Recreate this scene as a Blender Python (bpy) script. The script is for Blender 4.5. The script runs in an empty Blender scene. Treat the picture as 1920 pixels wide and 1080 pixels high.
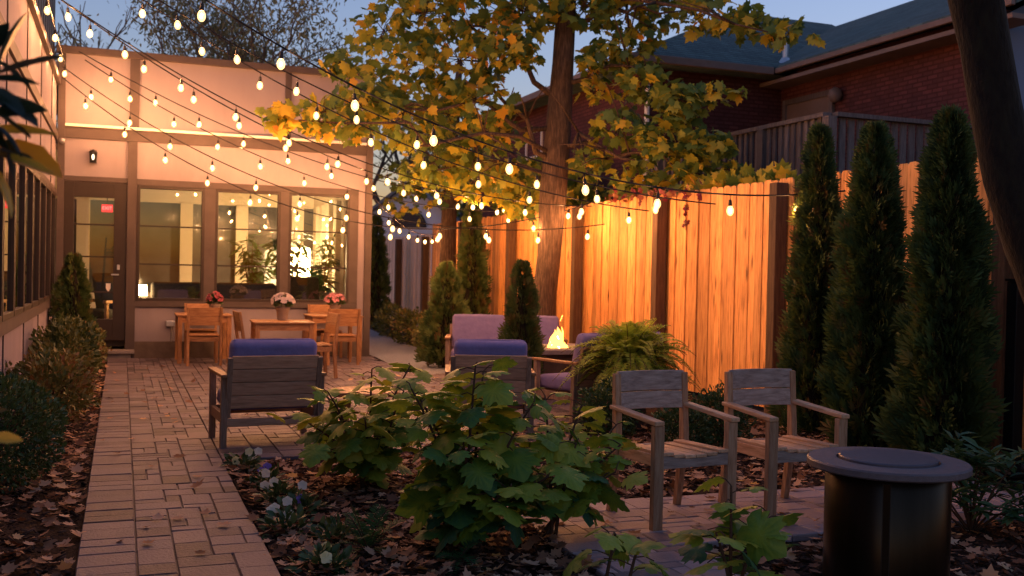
import bpy, math, random
import numpy as np
from mathutils import Matrix, Vector
random.seed(11); rng = np.random.default_rng(11)
SC = bpy.context.scene; COL = SC.collection
U = random.uniform

# ------------------------------------------------------------------ camera
RW = ((0.93475, -0.01487, -0.35500), (-0.35488, 0.02106, -0.93467), (0.02137, 0.99967, 0.01441))
_r = np.array(RW); _y = _r[1]; 
def orth(m):
    a = m[:, 2] / np.linalg.norm(m[:, 2]); b = m[:, 0] - a * (m[:, 0] @ a); b /= np.linalg.norm(b)
    return np.stack([b, np.cross(a, b), a], 1)
RC = orth(_r); FPX = 1927.0; CAMH = 1.5
def at(px, py, depth):
    """world point seen at photo pixel, at a distance along the view axis"""
    d = RC @ np.array([(px - 960) / FPX, -(py - 540) / FPX, -1.0])
    return np.array([0, 0, CAMH]) + d * depth
cam = bpy.data.cameras.new('camera'); co = bpy.data.objects.new('camera', cam); COL.objects.link(co)
M4 = Matrix([list(RC[0]) + [0], list(RC[1]) + [0], list(RC[2]) + [CAMH], [0, 0, 0, 1]])
co.matrix_world = M4
cam.sensor_width = 36; cam.lens = 36 * FPX / 1920; cam.clip_end = 2000; cam.clip_start = .05
cam.dof.use_dof = True; cam.dof.focus_distance = 6.3; cam.dof.aperture_fstop = 3.2
SC.camera = co

# ------------------------------------------------------------------ materials
def ramp(nt, cols, fac):
    r = nt.nodes.new('ShaderNodeValToRGB'); e = r.color_ramp.elements
    while len(e) < len(cols): e.new(.5)
    for i, c in enumerate(cols):
        e[i].position = i / max(1, len(cols) - 1); e[i].color = (*c, 1)
    nt.links.new(fac, r.inputs['Fac']); return r.outputs['Color']
def mat(name, cols, scale=4., stretch=(1, 1, 1), rough=.7, bump=0., bscale=40., tone=0., tonecol=False, metallic=0.,
        trans=0., detail=6., spec=.35, shift=0., knots=False, brick=None, coat=0., mottle=0.):
    m = bpy.data.materials.new(name); m.use_nodes = True; nt = m.node_tree; L = nt.links; N = nt.nodes
    b = N['Principled BSDF']; b.inputs['Roughness'].default_value = rough; b.inputs['Metallic'].default_value = metallic
    b.inputs['Specular IOR Level'].default_value = spec; b.inputs['Coat Weight'].default_value = coat
    tc = N.new('ShaderNodeTexCoord'); mp = N.new('ShaderNodeMapping'); mp.inputs['Scale'].default_value = stretch
    L.new(tc.outputs['Object'], mp.inputs['Vector']); vec = mp.outputs['Vector']
    at_ = N.new('ShaderNodeAttribute'); at_.attribute_name = 'tone'
    if shift:
        cb = N.new('ShaderNodeVectorMath'); cb.operation = 'MULTIPLY_ADD'
        L.new(at_.outputs['Fac'], cb.inputs[0]); cb.inputs[1].default_value = (shift, shift * 1.7, shift * .6); L.new(vec, cb.inputs[2]); vec = cb.outputs[0]
    no = N.new('ShaderNodeTexNoise'); no.inputs['Scale'].default_value = scale; no.inputs['Detail'].default_value = detail
    no.inputs['Roughness'].default_value = .6; L.new(vec, no.inputs['Vector'])
    if tonecol:
        f = at_.outputs['Fac']
        if mottle:
            ma = N.new('ShaderNodeMath'); ma.operation = 'MULTIPLY_ADD'; L.new(no.outputs['Fac'], ma.inputs[0]); ma.inputs[1].default_value = mottle
            ad = N.new('ShaderNodeMath'); ad.operation = 'SUBTRACT'; L.new(f, ad.inputs[0]); ad.inputs[1].default_value = mottle / 2
            L.new(ad.outputs[0], ma.inputs[2]); f = ma.outputs[0]
        c = ramp(nt, cols, f)
    else:
        st = N.new('ShaderNodeMapRange'); st.inputs['From Min'].default_value = .28; st.inputs['From Max'].default_value = .72
        L.new(no.outputs['Fac'], st.inputs['Value']); c = ramp(nt, cols, st.outputs['Result'])
    if brick:
        bt = N.new('ShaderNodeTexBrick'); bt.inputs['Scale'].default_value = brick[0]; bt.inputs['Mortar Size'].default_value = brick[1]
        bt.inputs['Mortar'].default_value = (*brick[2], 1); bt.inputs['Brick Width'].default_value = brick[3]; bt.inputs['Row Height'].default_value = brick[4]
        bt.inputs['Color1'].default_value = (1, 1, 1, 1); bt.inputs['Color2'].default_value = (.62, .62, .62, 1)
        # brick runs over the dominant wall axes: use x+y as the horizontal coordinate
        sx = N.new('ShaderNodeSeparateXYZ'); L.new(tc.outputs['Object'], sx.inputs[0]); ad2 = N.new('ShaderNodeMath'); L.new(sx.outputs[0], ad2.inputs[0]); L.new(sx.outputs[1], ad2.inputs[1])
        cx = N.new('ShaderNodeCombineXYZ'); L.new(ad2.outputs[0], cx.inputs[0]); L.new(sx.outputs[2], cx.inputs[1]); L.new(cx.outputs[0], bt.inputs['Vector'])
        mx = N.new('ShaderNodeMix'); mx.data_type = 'RGBA'; mx.blend_type = 'MULTIPLY'; mx.inputs[0].default_value = 1
        L.new(c, mx.inputs[6]); L.new(bt.outputs['Color'], mx.inputs[7]); c = mx.outputs[2]
    if knots:
        vo = N.new('ShaderNodeTexVoronoi'); vo.inputs['Scale'].default_value = 1.; m2 = N.new('ShaderNodeMapping'); m2.inputs['Scale'].default_value = knots
        L.new(tc.outputs['Object'], m2.inputs['Vector']); v2 = N.new('ShaderNodeVectorMath'); v2.operation = 'MULTIPLY_ADD'
        L.new(at_.outputs['Fac'], v2.inputs[0]); v2.inputs[1].default_value = (9, 9, 13); L.new(m2.outputs[0], v2.inputs[2]); L.new(v2.outputs[0], vo.inputs['Vector'])
        mr = N.new('ShaderNodeMapRange'); mr.inputs['From Min'].default_value = .05; mr.inputs['From Max'].default_value = .19; L.new(vo.outputs['Distance'], mr.inputs['Value'])
        kx = N.new('ShaderNodeMix'); kx.data_type = 'RGBA'; kx.inputs[6].default_value = (cols[0][0] * .35, cols[0][1] * .3, cols[0][2] * .3, 1)
        L.new(mr.outputs['Result'], kx.inputs[0]); L.new(c, kx.inputs[7]); c = kx.outputs[2]
    if tone:
        hs = N.new('ShaderNodeHueSaturation'); mr = N.new('ShaderNodeMapRange'); mr.inputs['To Min'].default_value = 1 - tone; mr.inputs['To Max'].default_value = 1 + tone
        L.new(at_.outputs['Fac'], mr.inputs['Value']); L.new(mr.outputs['Result'], hs.inputs['Value']); L.new(c, hs.inputs['Color']); c = hs.outputs['Color']
    L.new(c, b.inputs['Base Color'])
    if bump:
        n2 = N.new('ShaderNodeTexNoise'); n2.inputs['Scale'].default_value = bscale; n2.inputs['Detail'].default_value = 5; L.new(vec, n2.inputs['Vector'])
        bp = N.new('ShaderNodeBump'); bp.inputs['Strength'].default_value = bump; bp.inputs['Distance'].default_value = .01
        L.new(n2.outputs['Fac'], bp.inputs['Height']); L.new(bp.outputs[0], b.inputs['Normal'])
    if trans:
        tr = N.new('ShaderNodeBsdfTranslucent'); L.new(c, tr.inputs['Color']); ms = N.new('ShaderNodeMixShader'); ms.inputs[0].default_value = trans
        L.new(b.outputs[0], ms.inputs[1]); L.new(tr.outputs[0], ms.inputs[2]); L.new(ms.outputs[0], N['Material Output'].inputs['Surface'])
    return m
def emis(name, col, s):
    m = bpy.data.materials.new(name); m.use_nodes = True; nt = m.node_tree; nt.nodes.clear()
    e = nt.nodes.new('ShaderNodeEmission'); e.inputs[0].default_value = (*col, 1); e.inputs[1].default_value = s
    o = nt.nodes.new('ShaderNodeOutputMaterial'); nt.links.new(e.outputs[0], o.inputs[0]); return m
def glassmat(name, tint=(.93, .95, .95), refl=.10):
    m = bpy.data.materials.new(name); m.use_nodes = True; nt = m.node_tree; nt.nodes.clear(); N = nt.nodes
    t = N.new('ShaderNodeBsdfTransparent'); t.inputs[0].default_value = (*tint, 1)
    g = N.new('ShaderNodeBsdfGlossy'); g.inputs['Roughness'].default_value = .012
    lw = N.new('ShaderNodeFresnel'); lw.inputs[0].default_value = 1.5
    ad = N.new('ShaderNodeMath'); ad.operation = 'MULTIPLY_ADD'; ad.inputs[1].default_value = 1.6; ad.inputs[2].default_value = refl - .06; nt.links.new(lw.outputs[0], ad.inputs[0])
    mx = N.new('ShaderNodeMixShader'); o = N.new('ShaderNodeOutputMaterial')
    nt.links.new(ad.outputs[0], mx.inputs[0]); nt.links.new(t.outputs[0], mx.inputs[1]); nt.links.new(g.outputs[0], mx.inputs[2]); nt.links.new(mx.outputs[0], o.inputs[0])
    return m

M = {}
M['mulch'] = mat('mulch', [(.012, .007, .005), (.035, .02, .014), (.075, .045, .032)], scale=38, rough=.95, bump=1., bscale=70, spec=.1)
M['chip'] = mat('bark_chip', [(.015, .008, .006), (.05, .028, .02), (.11, .062, .045)], tonecol=True, rough=.9, spec=.15)
M['paver'] = mat('paver', [(.048, .036, .042), (.112, .083, .092), (.165, .127, .137), (.135, .109, .125)], tonecol=True, mottle=.5, scale=7, rough=.62, bump=.6, bscale=60, spec=.4)
M['paverlit'] = mat('lit_paver', [(.15, .11, .11), (.27, .20, .195), (.35, .27, .265), (.29, .23, .24)], tonecol=True, mottle=.5, scale=7, rough=.6, bump=.6, bscale=60, spec=.4)  # lighter copy of the paver: warm fence glow on the side patio, painted in
M['gravel'] = mat('blue_gravel', [(.1, .11, .13), (.2, .22, .25), (.34, .36, .4)], scale=55, rough=.9, bump=.8, bscale=70)
M['stucco'] = mat('stucco', [(.235, .20, .225), (.275, .235, .262), (.30, .255, .282)], scale=1.1, stretch=(1.5, 1.5, .5), rough=.9, bump=.25, bscale=120, spec=.15)
M['white'] = mat('white_trim', [(.72, .66, .6), (.78, .72, .66)], scale=3, rough=.6, bump=.05)
M['trim'] = mat('taupe_trim', [(.06, .044, .042), (.085, .064, .06)], scale=4, rough=.65, bump=.1, bscale=50)
M['darkframe'] = mat('dark_frame', [(.022, .013, .01), (.032, .02, .015)], rough=.45, scale=6)
M['black'] = mat('black_metal', [(.012, .011, .011), (.02, .018, .018)], rough=.4, metallic=.3, scale=10)
M['block'] = mat('foundation_block', [(.10, .075, .062), (.16, .12, .10)], scale=7, rough=.95, bump=.4, bscale=40)
M['stone'] = mat('step_stone', [(.2, .165, .15), (.29, .25, .23)], scale=9, rough=.85, bump=.3)
M['inwall'] = mat('interior_cream', [(.66, .55, .41), (.70, .59, .45)], scale=2, rough=.9)
M['infloor'] = mat('interior_floor', [(.12, .07, .04), (.2, .12, .07)], scale=5, stretch=(1, 12, 1), rough=.45)
M['duskglass'] = mat('dusk_glass', [(.075, .07, .074), (.12, .112, .115)], rough=.08, scale=2, spec=.5)
M['glass'] = glassmat('window_glass')
M['sofadark'] = mat('dark_upholstery', [(.03, .026, .022), (.06, .05, .042)], scale=30, rough=.95, bump=.3)
M['lampshade'] = emis('lit_paper_shade', (1., .62, .27), 85.)
M['lampwing'] = emis('lit_wing_shade', (1., .52, .18), 30.)
M['red'] = emis('exit_red', (1., .02, .03), 2.2)
M['letter'] = emis('exit_letters', (1., .25, .2), 2.5)
M['filament'] = emis('lit_filament', (1., .44, .18), 3300.)
def envelope():
    m = bpy.data.materials.new('amber_glass_bulb'); m.use_nodes = True; nt = m.node_tree; nt.nodes.clear(); N = nt.nodes
    t = N.new('ShaderNodeBsdfTransparent'); t.inputs[0].default_value = (.97, .9, .78, 1); e = N.new('ShaderNodeEmission'); e.inputs[0].default_value = (1., .60, .22, 1); e.inputs[1].default_value = 1.6
    a = N.new('ShaderNodeAddShader'); o = N.new('ShaderNodeOutputMaterial'); nt.links.new(t.outputs[0], a.inputs[0]); nt.links.new(e.outputs[0], a.inputs[1]); nt.links.new(a.outputs[0], o.inputs[0])
    m.cycles.emission_sampling = 'NONE'; return m
M['bulb'] = envelope()
M['sconcebulb'] = emis('sconce_bulb', (1., .75, .5), 3.)
M['flame'] = emis('flame', (1., .42, .07), 5.)
M['flamecore'] = emis('flame_core', (1., .72, .3), 40.)
M['teak'] = mat('oiled_teak', [(.23, .10, .04), (.34, .165, .07), (.44, .23, .10)], scale=6, stretch=(7, 7, 1.2), rough=.5, bump=.15, bscale=20, tone=.25, shift=7)
M['teakh'] = mat('oiled_teak_boards', [(.23, .10, .04), (.34, .165, .07), (.44, .23, .10)], scale=6, stretch=(1.2, 7, 7), rough=.5, bump=.15, bscale=20, tone=.25, shift=7)
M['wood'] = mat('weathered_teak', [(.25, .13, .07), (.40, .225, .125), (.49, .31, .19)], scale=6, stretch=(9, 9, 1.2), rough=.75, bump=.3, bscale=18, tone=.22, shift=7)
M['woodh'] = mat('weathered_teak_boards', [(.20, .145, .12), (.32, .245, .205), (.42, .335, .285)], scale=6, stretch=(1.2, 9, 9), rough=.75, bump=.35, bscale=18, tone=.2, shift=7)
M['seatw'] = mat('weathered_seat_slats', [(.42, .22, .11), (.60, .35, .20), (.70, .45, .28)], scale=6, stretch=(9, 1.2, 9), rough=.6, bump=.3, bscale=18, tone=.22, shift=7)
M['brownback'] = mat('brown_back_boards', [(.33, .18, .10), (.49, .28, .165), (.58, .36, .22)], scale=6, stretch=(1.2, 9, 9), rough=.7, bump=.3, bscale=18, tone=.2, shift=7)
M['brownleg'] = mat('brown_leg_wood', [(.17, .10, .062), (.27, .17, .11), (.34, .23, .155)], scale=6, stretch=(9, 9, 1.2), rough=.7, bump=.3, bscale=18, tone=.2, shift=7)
M['blue'] = mat('navy_cushion', [(.19, .175, .36), (.23, .21, .43)], scale=14, rough=.95, bump=.9, bscale=13, spec=.1)
M['lilac'] = mat('lilac_cushion', [(.20, .16, .30), (.25, .2, .36)], scale=14, rough=.95, bump=.9, bscale=13, spec=.1)
M['fence'] = mat('cedar_board', [(.34, .13, .036), (.68, .31, .088), (.82, .42, .14)], scale=3.5, stretch=(10, 10, .9), rough=.7, bump=.3, bscale=14, tone=.32, shift=11, knots=(7, 7, 1.5))
M['fencegray'] = mat('gray_board', [(.40, .30, .22), (.55, .43, .34), (.66, .54, .44)], scale=3.5, stretch=(10, 10, .9), rough=.85, bump=.3, bscale=14, tone=.25, shift=11)
M['post'] = mat('dark_fence_post', [(.055, .028, .014), (.09, .048, .024), (.13, .075, .038)], scale=4, stretch=(9, 9, 1), rough=.8, bump=.35, bscale=14, tone=.2, shift=5)
M['brick'] = mat('red_brick', [(.085, .026, .026), (.125, .04, .038)], scale=6, rough=.9, brick=(1., .014, (.5, .42, .4), .22, .075), bump=.2)
M['shingle'] = mat('green_shingle', [(.05, .085, .085), (.085, .135, .13), (.11, .165, .155)], scale=14, rough=.95, brick=(1., .012, (.35, .35, .35), .32, .07), bump=.5, bscale=90)
M['grayshingle'] = mat('gray_shingle', [(.17, .18, .19), (.26, .27, .28)], scale=10, rough=.95, bump=.4)
M['siding'] = mat('pale_siding', [(.72, .7, .72), (.78, .76, .78)], scale=3, rough=.8)
M['bluesiding'] = mat('blue_grey_siding', [(.10, .14, .22), (.13, .18, .27)], scale=2, rough=.85)
M['gutter'] = mat('brown_gutter', [(.12, .085, .07), (.16, .115, .1)], rough=.6)
M['deck'] = mat('aged_deck_wood', [(.06, .048, .048), (.10, .082, .08), (.145, .122, .118)], scale=5, stretch=(9, 9, 1), rough=.85, bump=.3, tone=.25, shift=5)
M['galv'] = mat('galvanised', [(.4, .42, .45), (.5, .52, .55)], rough=.4, metallic=.8, scale=15)
M['bark'] = mat('maple_bark', [(.022, .012, .008), (.07, .042, .026), (.14, .085, .052)], scale=5, stretch=(9, 9, 1.1), rough=.95, bump=1., bscale=9, detail=8)
M['barkdark'] = mat('dark_mossy_bark', [(.005, .003, .002), (.014, .009, .005), (.02, .016, .007)], scale=6, stretch=(4, 4, 1.5), rough=.95, bump=1., bscale=12)
M['twig'] = mat('bare_twig', [(.11, .085, .07), (.17, .135, .11)], rough=.9)
M['maple'] = mat('maple_leaf', [(.06, .11, .025), (.15, .21, .035), (.36, .34, .035), (.62, .42, .03), (.66, .27, .03)], tonecol=True, mottle=.25, scale=14, rough=.55, trans=.45)
M['willow'] = mat('olive_leaf', [(.15, .15, .07), (.28, .25, .11), (.38, .32, .14)], tonecol=True, rough=.7, trans=.3)
M['thuja'] = mat('thuja_foliage', [(.02, .042, .013), (.052, .088, .021), (.10, .135, .03), (.13, .085, .027)], tonecol=True, rough=.7, trans=.2)
M['boxwood'] = mat('boxwood_leaf', [(.02, .05, .018), (.055, .10, .03), (.115, .16, .055)], tonecol=True, rough=.4, trans=.15)
M['euon'] = mat('variegated_leaf', [(.03, .05, .014), (.07, .09, .022), (.17, .16, .045), (.2, .09, .03)], tonecol=True, rough=.5, trans=.2)
M['redshrub'] = mat('reddish_leaf', [(.08, .06, .02), (.14, .08, .025), (.3, .06, .05)], tonecol=True, rough=.5, trans=.2)
M['hyd'] = mat('oakleaf_hydrangea_leaf', [(.03, .11, .06), (.085, .19, .03), (.24, .33, .03), (.44, .43, .05)], tonecol=True, mottle=.22, scale=12, rough=.5, trans=.3, bump=.5, bscale=45)
M['hydstem'] = mat('brown_stem', [(.06, .03, .018), (.1, .055, .03)], rough=.85)
M['driedpanicle'] = mat('dried_panicle', [(.06, .035, .02), (.13, .08, .045), (.2, .13, .08)], tonecol=True, rough=.9, trans=.2)
M['fern'] = mat('fern_frond', [(.22, .33, .03), (.38, .48, .055), (.58, .6, .1), (.6, .52, .13)], tonecol=True, rough=.55, trans=.5)
M['fernd'] = mat('dark_fern_frond', [(.03, .09, .03), (.06, .14, .04)], tonecol=True, rough=.55, trans=.3)
M['magnolia'] = mat('magnolia_leaf', [(.012, .03, .02), (.03, .055, .03), (.45, .24, .03), (.75, .48, .05)], tonecol=True, mottle=.2, scale=6, rough=.3, trans=.5)
M['pieris'] = mat('pieris_leaf', [(.025, .07, .03), (.055, .12, .045), (.1, .16, .06)], tonecol=True, rough=.4, trans=.2)
M['litter'] = mat('leaf_litter', [(.09, .035, .018), (.24, .11, .055), (.42, .22, .12), (.6, .38, .24), (.66, .36, .06)], tonecol=True, mottle=.2, scale=20, rough=.8, trans=.15)
M['petalw'] = mat('white_petal', [(.75, .72, .55), (.8, .78, .7)], tonecol=True, rough=.6, trans=.3)
M['petaly'] = mat('cream_petal', [(.7, .66, .3), (.78, .75, .45)], tonecol=True, rough=.6, trans=.3)
M['petalp'] = mat('purple_petal', [(.16, .10, .5), (.26, .18, .6)], tonecol=True, rough=.6, trans=.3)
M['petalk'] = mat('pink_petal', [(.42, .12, .18), (.6, .25, .3), (.72, .4, .42)], tonecol=True, rough=.6, trans=.3)
M['petalr'] = mat('rose_petal', [(.32, .06, .09), (.48, .13, .16)], tonecol=True, rough=.6, trans=.3)
M['petalmum'] = mat('white_mum_petal', [(.62, .5, .5), (.78, .7, .68)], tonecol=True, rough=.6, trans=.3)
M['pot'] = mat('clay_pot', [(.2, .15, .12), (.28, .215, .175)], scale=8, rough=.9, bump=.2)
M['bronze'] = mat('dark_bronze', [(.014, .010, .006), (.02, .014, .009)], scale=30, rough=.3, metallic=.8, stretch=(1, 1, .1))
M['pitrim'] = mat('slate_rim', [(.085, .07, .078), (.125, .105, .115)], scale=25, rough=.5, bump=.25, bscale=160)
M['pitlid'] = mat('lid_slate', [(.06, .055, .07), (.09, .083, .105)], scale=25, rough=.4, bump=.15, bscale=160)
M['vine'] = mat('red_creeper_leaf', [(.12, .012, .02), (.24, .03, .04), (.25, .10, .03)], tonecol=True, rough=.5, trans=.35)
M['fireside'] = mat('fire_table_body', [(.06, .04, .03), (.1, .07, .05)], scale=6, rough=.8, bump=.3)

# ------------------------------------------------------------------ mesh helpers
def link(o, parent=None):
    COL.objects.link(o)
    if parent is not None: o.parent = parent
    return o
def setp(o, label=None, cat=None, group=None, kind=None):
    if label: o['label'] = label
    if cat: o['category'] = cat
    if group: o['group'] = group
    if kind: o['kind'] = kind
    return o
def thing(name, label, cat, loc=(0, 0, 0), rz=0., group=None):
    o = bpy.data.objects.new(name, None); o.empty_display_size = .1
    o.location = [float(v) for v in loc]; o.rotation_euler = (0, 0, rz); link(o); return setp(o, label, cat, group)
class MB:
    def __init__(s): s.V = []; s.F = []; s.T = []
    def add(s, vs, fs, tone=None):
        t = random.random() if tone is None else tone
        k = len(s.V); s.V += [tuple(map(float, v)) for v in vs]; s.F += [tuple(k + i for i in f) for f in fs]; s.T += [t] * len(vs)
    def box(s, x0, x1, y0, y1, z0, z1, tone=None, m=None):
        vs = [(x, y, z) for z in (z0, z1) for y in (y0, y1) for x in (x0, x1)]
        if m is not None: vs = [tuple(m @ Vector(v)) for v in vs]
        s.add(vs, [(0, 2, 3, 1), (4, 5, 7, 6), (0, 1, 5, 4), (2, 6, 7, 3), (0, 4, 6, 2), (1, 3, 7, 5)], tone)
    def beam(s, p, q, w, h, up=(0, 0, 1), tone=None):
        p = Vector(p); q = Vector(q); d = (q - p).normalized(); x = d.cross(Vector(up))
        if x.length < 1e-4: x = d.cross(Vector((1, 0, 0)))
        x.normalize(); z = x.cross(d)
        vs = []
        for c in (p, q):
            for a, b in ((-1, -1), (1, -1), (1, 1), (-1, 1)): vs.append(c + x * a * w / 2 + z * b * h / 2)
        s.add(vs, [(0, 3, 2, 1), (4, 5, 6, 7), (0, 1, 5, 4), (1, 2, 6, 5), (2, 3, 7, 6), (3, 0, 4, 7)], tone)
    def prism(s, pts, d, tone=None):
        """pts: planar polygon, d: extrusion vector"""
        n = len(pts); vs = [Vector(p) for p in pts] + [Vector(p) + Vector(d) for p in pts]
        s.add(vs, [tuple(range(n))[::-1], tuple(range(n, 2 * n))] + [(i, (i + 1) % n, n + (i + 1) % n, n + i) for i in range(n)], tone)
    def tube(s, pts, rad, n=8, tone=None, rough=0.):
        pts = [Vector([float(c) for c in p]) for p in pts]; m = len(pts)
        if not hasattr(rad, '__len__'): rad = [rad] * m
        vs = []; x = None
        for i, p in enumerate(pts):
            d = (pts[min(i + 1, m - 1)] - pts[max(i - 1, 0)]).normalized()
            if x is None:
                x = d.cross(Vector((.3, .9, .1))); x = x if x.length > .05 else d.cross(Vector((1, 0, 0)))
            x = (x - d * x.dot(d)).normalized(); y = d.cross(x)
            for k in range(n):
                a = 2 * math.pi * k / n; r = rad[i] * (1 + (U(-rough, rough) if rough else 0))
                vs.append(p + (x * math.cos(a) + y * math.sin(a)) * r)
        fs = [(i * n + k, i * n + (k + 1) % n, (i + 1) * n + (k + 1) % n, (i + 1) * n + k) for i in range(m - 1) for k in range(n)]
        fs += [tuple(range(n))[::-1], tuple(range((m - 1) * n, m * n))]
        s.add(vs, fs, tone)
    def lathe(s, prof, n=24, c=(0, 0, 0), tone=None):
        vs = []; m = len(prof)
        for r, z in prof:
            for k in range(n):
                a = 2 * math.pi * k / n; vs.append((c[0] + r * math.cos(a), c[1] + r * math.sin(a), c[2] + z))
        fs = [(i * n + k, i * n + (k + 1) % n, (i + 1) * n + (k + 1) % n, (i + 1) * n + k) for i in range(m - 1) for k in range(n)]
        if prof[0][0] > 1e-5: fs.append(tuple(range(n))[::-1])
        if prof[-1][0] > 1e-5: fs.append(tuple(range((m - 1) * n, m * n)))
        s.add(vs, fs, tone)
    def build(s, name, material, parent=None, bevel=0., seg=2, smooth=False, sub=0, loc=None):
        me = bpy.data.meshes.new(name); me.from_pydata(s.V, [], s.F)
        a = me.attributes.new('tone', 'FLOAT', 'POINT'); a.data.foreach_set('value', s.T)
        me.materials.append(material)
        if smooth: me.polygons.foreach_set('use_smooth', [True] * len(me.polygons))
        me.update(); o = bpy.data.objects.new(name, me); link(o, parent)
        if loc is not None: o.location = [float(v) for v in loc]
        if bevel:
            b = o.modifiers.new('bevel', 'BEVEL'); b.width = bevel; b.segments = seg; b.limit_method = 'ANGLE'; b.angle_limit = .7
        if sub: q = o.modifiers.new('sub', 'SUBSURF'); q.levels = sub; q.render_levels = sub
        return o
def npmesh(name, V, F, tone, material, parent=None, smooth=False):
    V = np.asarray(V, np.float32); F = np.asarray(F, np.int32); k = F.shape[1]
    me = bpy.data.meshes.new(name); me.vertices.add(len(V)); me.vertices.foreach_set('co', V.ravel())
    me.loops.add(F.size); me.loops.foreach_set('vertex_index', F.ravel()); me.polygons.add(len(F))
    me.polygons.foreach_set('loop_start', np.arange(0, F.size, k, dtype=np.int32)); me.polygons.foreach_set('loop_total', np.full(len(F), k, np.int32))
    if smooth: me.polygons.foreach_set('use_smooth', np.ones(len(F), bool))
    me.update(calc_edges=True)
    a = me.attributes.new('tone', 'FLOAT', 'POINT'); a.data.foreach_set('value', np.asarray(tone, np.float32))
    me.materials.append(material); return link(bpy.data.objects.new(name, me), parent)
def nrm(a): return a / (np.linalg.norm(a, axis=-1, keepdims=True) + 1e-9)
def scat(tmpl, pos, ydir, nor, size, tone):
    tv, tf = tmpl; n = len(pos); y = nrm(ydir); x = nrm(np.cross(y, nor)); z = np.cross(x, y)
    size = np.broadcast_to(np.asarray(size, float), (n,))[:, None, None]
    V = pos[:, None] + size * (tv[None, :, 0:1] * x[:, None] + tv[None, :, 1:2] * y[:, None] + tv[None, :, 2:3] * z[:, None])
    F = tf[None] + (np.arange(n) * len(tv))[:, None, None]
    return V.reshape(-1, 3), F.reshape(-1, tf.shape[1]), np.repeat(np.broadcast_to(tone, (n,)), len(tv))
def leafobj(name, parts, material, parent=None, smooth=False):
    Vs, Fs, Ts, k = [], [], [], 0
    for V, F, T in parts: Vs.append(V); Fs.append(F + k); Ts.append(T); k += len(V)
    return npmesh(name, np.concatenate(Vs), np.concatenate(Fs), np.concatenate(Ts), material, parent, smooth)
def fan(half, cy, fold=.12, droop=.25, ring=False):
    pts = list(half) + [(-x, y) for x, y in half[-2:0:-1]]; n = len(pts)
    zz = lambda x, y: -fold * abs(x) * 1.2 - droop * (y - .3) ** 2 - .1 * x * x
    if not ring:
        v = [(0, cy, zz(0, cy))] + [(x, y, zz(x, y)) for x, y in pts]
        f = [(0, 1 + i, 1 + (i + 1) % n) for i in range(n)]
    else:
        mid = [(x * .55, cy + (y - cy) * .55) for x, y in pts]
        v = [(0, cy, zz(0, cy) - .015)] + [(x, y, zz(x, y) + .012 * (i % 2)) for i, (x, y) in enumerate(mid)] + [(x, y, zz(x, y) + .02 * math.sin(i * 2.1)) for i, (x, y) in enumerate(pts)]
        f = []
        for i in range(n):
            j = (i + 1) % n; f += [(0, 1 + i, 1 + j), (1 + i, 1 + n + i, 1 + n + j), (1 + i, 1 + n + j, 1 + j)]
    return np.array(v, float), np.array(f, int)
HM = [(0, 0), (.13, -.09), (.40, -.06), (.33, .10), (.60, .34), (.40, .40), (.44, .62), (.20, .62), (0, 1.0)]
MAPLE = fan(HM, .32)
HH = [(0, .02), (.08, -.10), (.26, -.12), (.47, .0), (.40, .07), (.52, .19), (.36, .24), (.44, .33), (.63, .47), (.50, .50), (.52, .63), (.30, .60), (.27, .66), (.31, .76), (.20, .82), (.13, .9), (0, 1.0)]
HYD = fan(HH, .33, fold=.10, droop=.35, ring=True)
DIAM = (np.array([(0, 0, 0), (.3, .5, .07), (0, 1, -.03), (-.3, .5, .07)], float), np.array([(0, 1, 2), (0, 2, 3)]))
LANCE = (np.array([(0, 0, 0), (.13, .3, .03), (.14, .6, 0), (0, 1, -.16), (-.14, .6, 0), (-.13, .3, .03), (0, .5, -.03)], float), np.array([(0, 1, 6), (1, 2, 6), (2, 3, 6), (3, 4, 6), (4, 5, 6), (5, 0, 6)]))
BROAD = (np.array([(0, 0, 0), (.2, .25, .05), (.26, .55, .04), (.14, .85, -.03), (0, 1, -.1), (-.14, .85, -.03), (-.26, .55, .04), (-.2, .25, .05), (0, .5, -.04)], float), np.array([(i, (i + 1) % 8, 8) for i in range(8)]))
PINN = (np.array([(0, 0, 0), (.10, .4, .04), (0, 1, -.05), (-.10, .4, .04)], float), DIAM[1])
def spray():
    v = []; f = []
    for a, l, w in ((-52, .55, .07), (-30, .8, .08), (-8, 1., .09), (16, .92, .09), (38, .72, .08), (58, .5, .07)):
        a = math.radians(a); k = len(v); d = (math.sin(a), math.cos(a)); s = (d[1], -d[0]); b = .12 * l
        v += [(d[0] * b, d[1] * b, 0), (d[0] * l * .6 + s[0] * w, d[1] * l * .6 + s[1] * w, .03), (d[0] * l, d[1] * l, -.06), (d[0] * l * .6 - s[0] * w, d[1] * l * .6 - s[1] * w, -.02)]
        f += [(k, k + 1, k + 2), (k, k + 2, k + 3)]
    return np.array(v, float), np.array(f, int)
SPRAY = spray()
def rdir(n):
    return nrm(rng.normal(size=(n, 3)))

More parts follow.
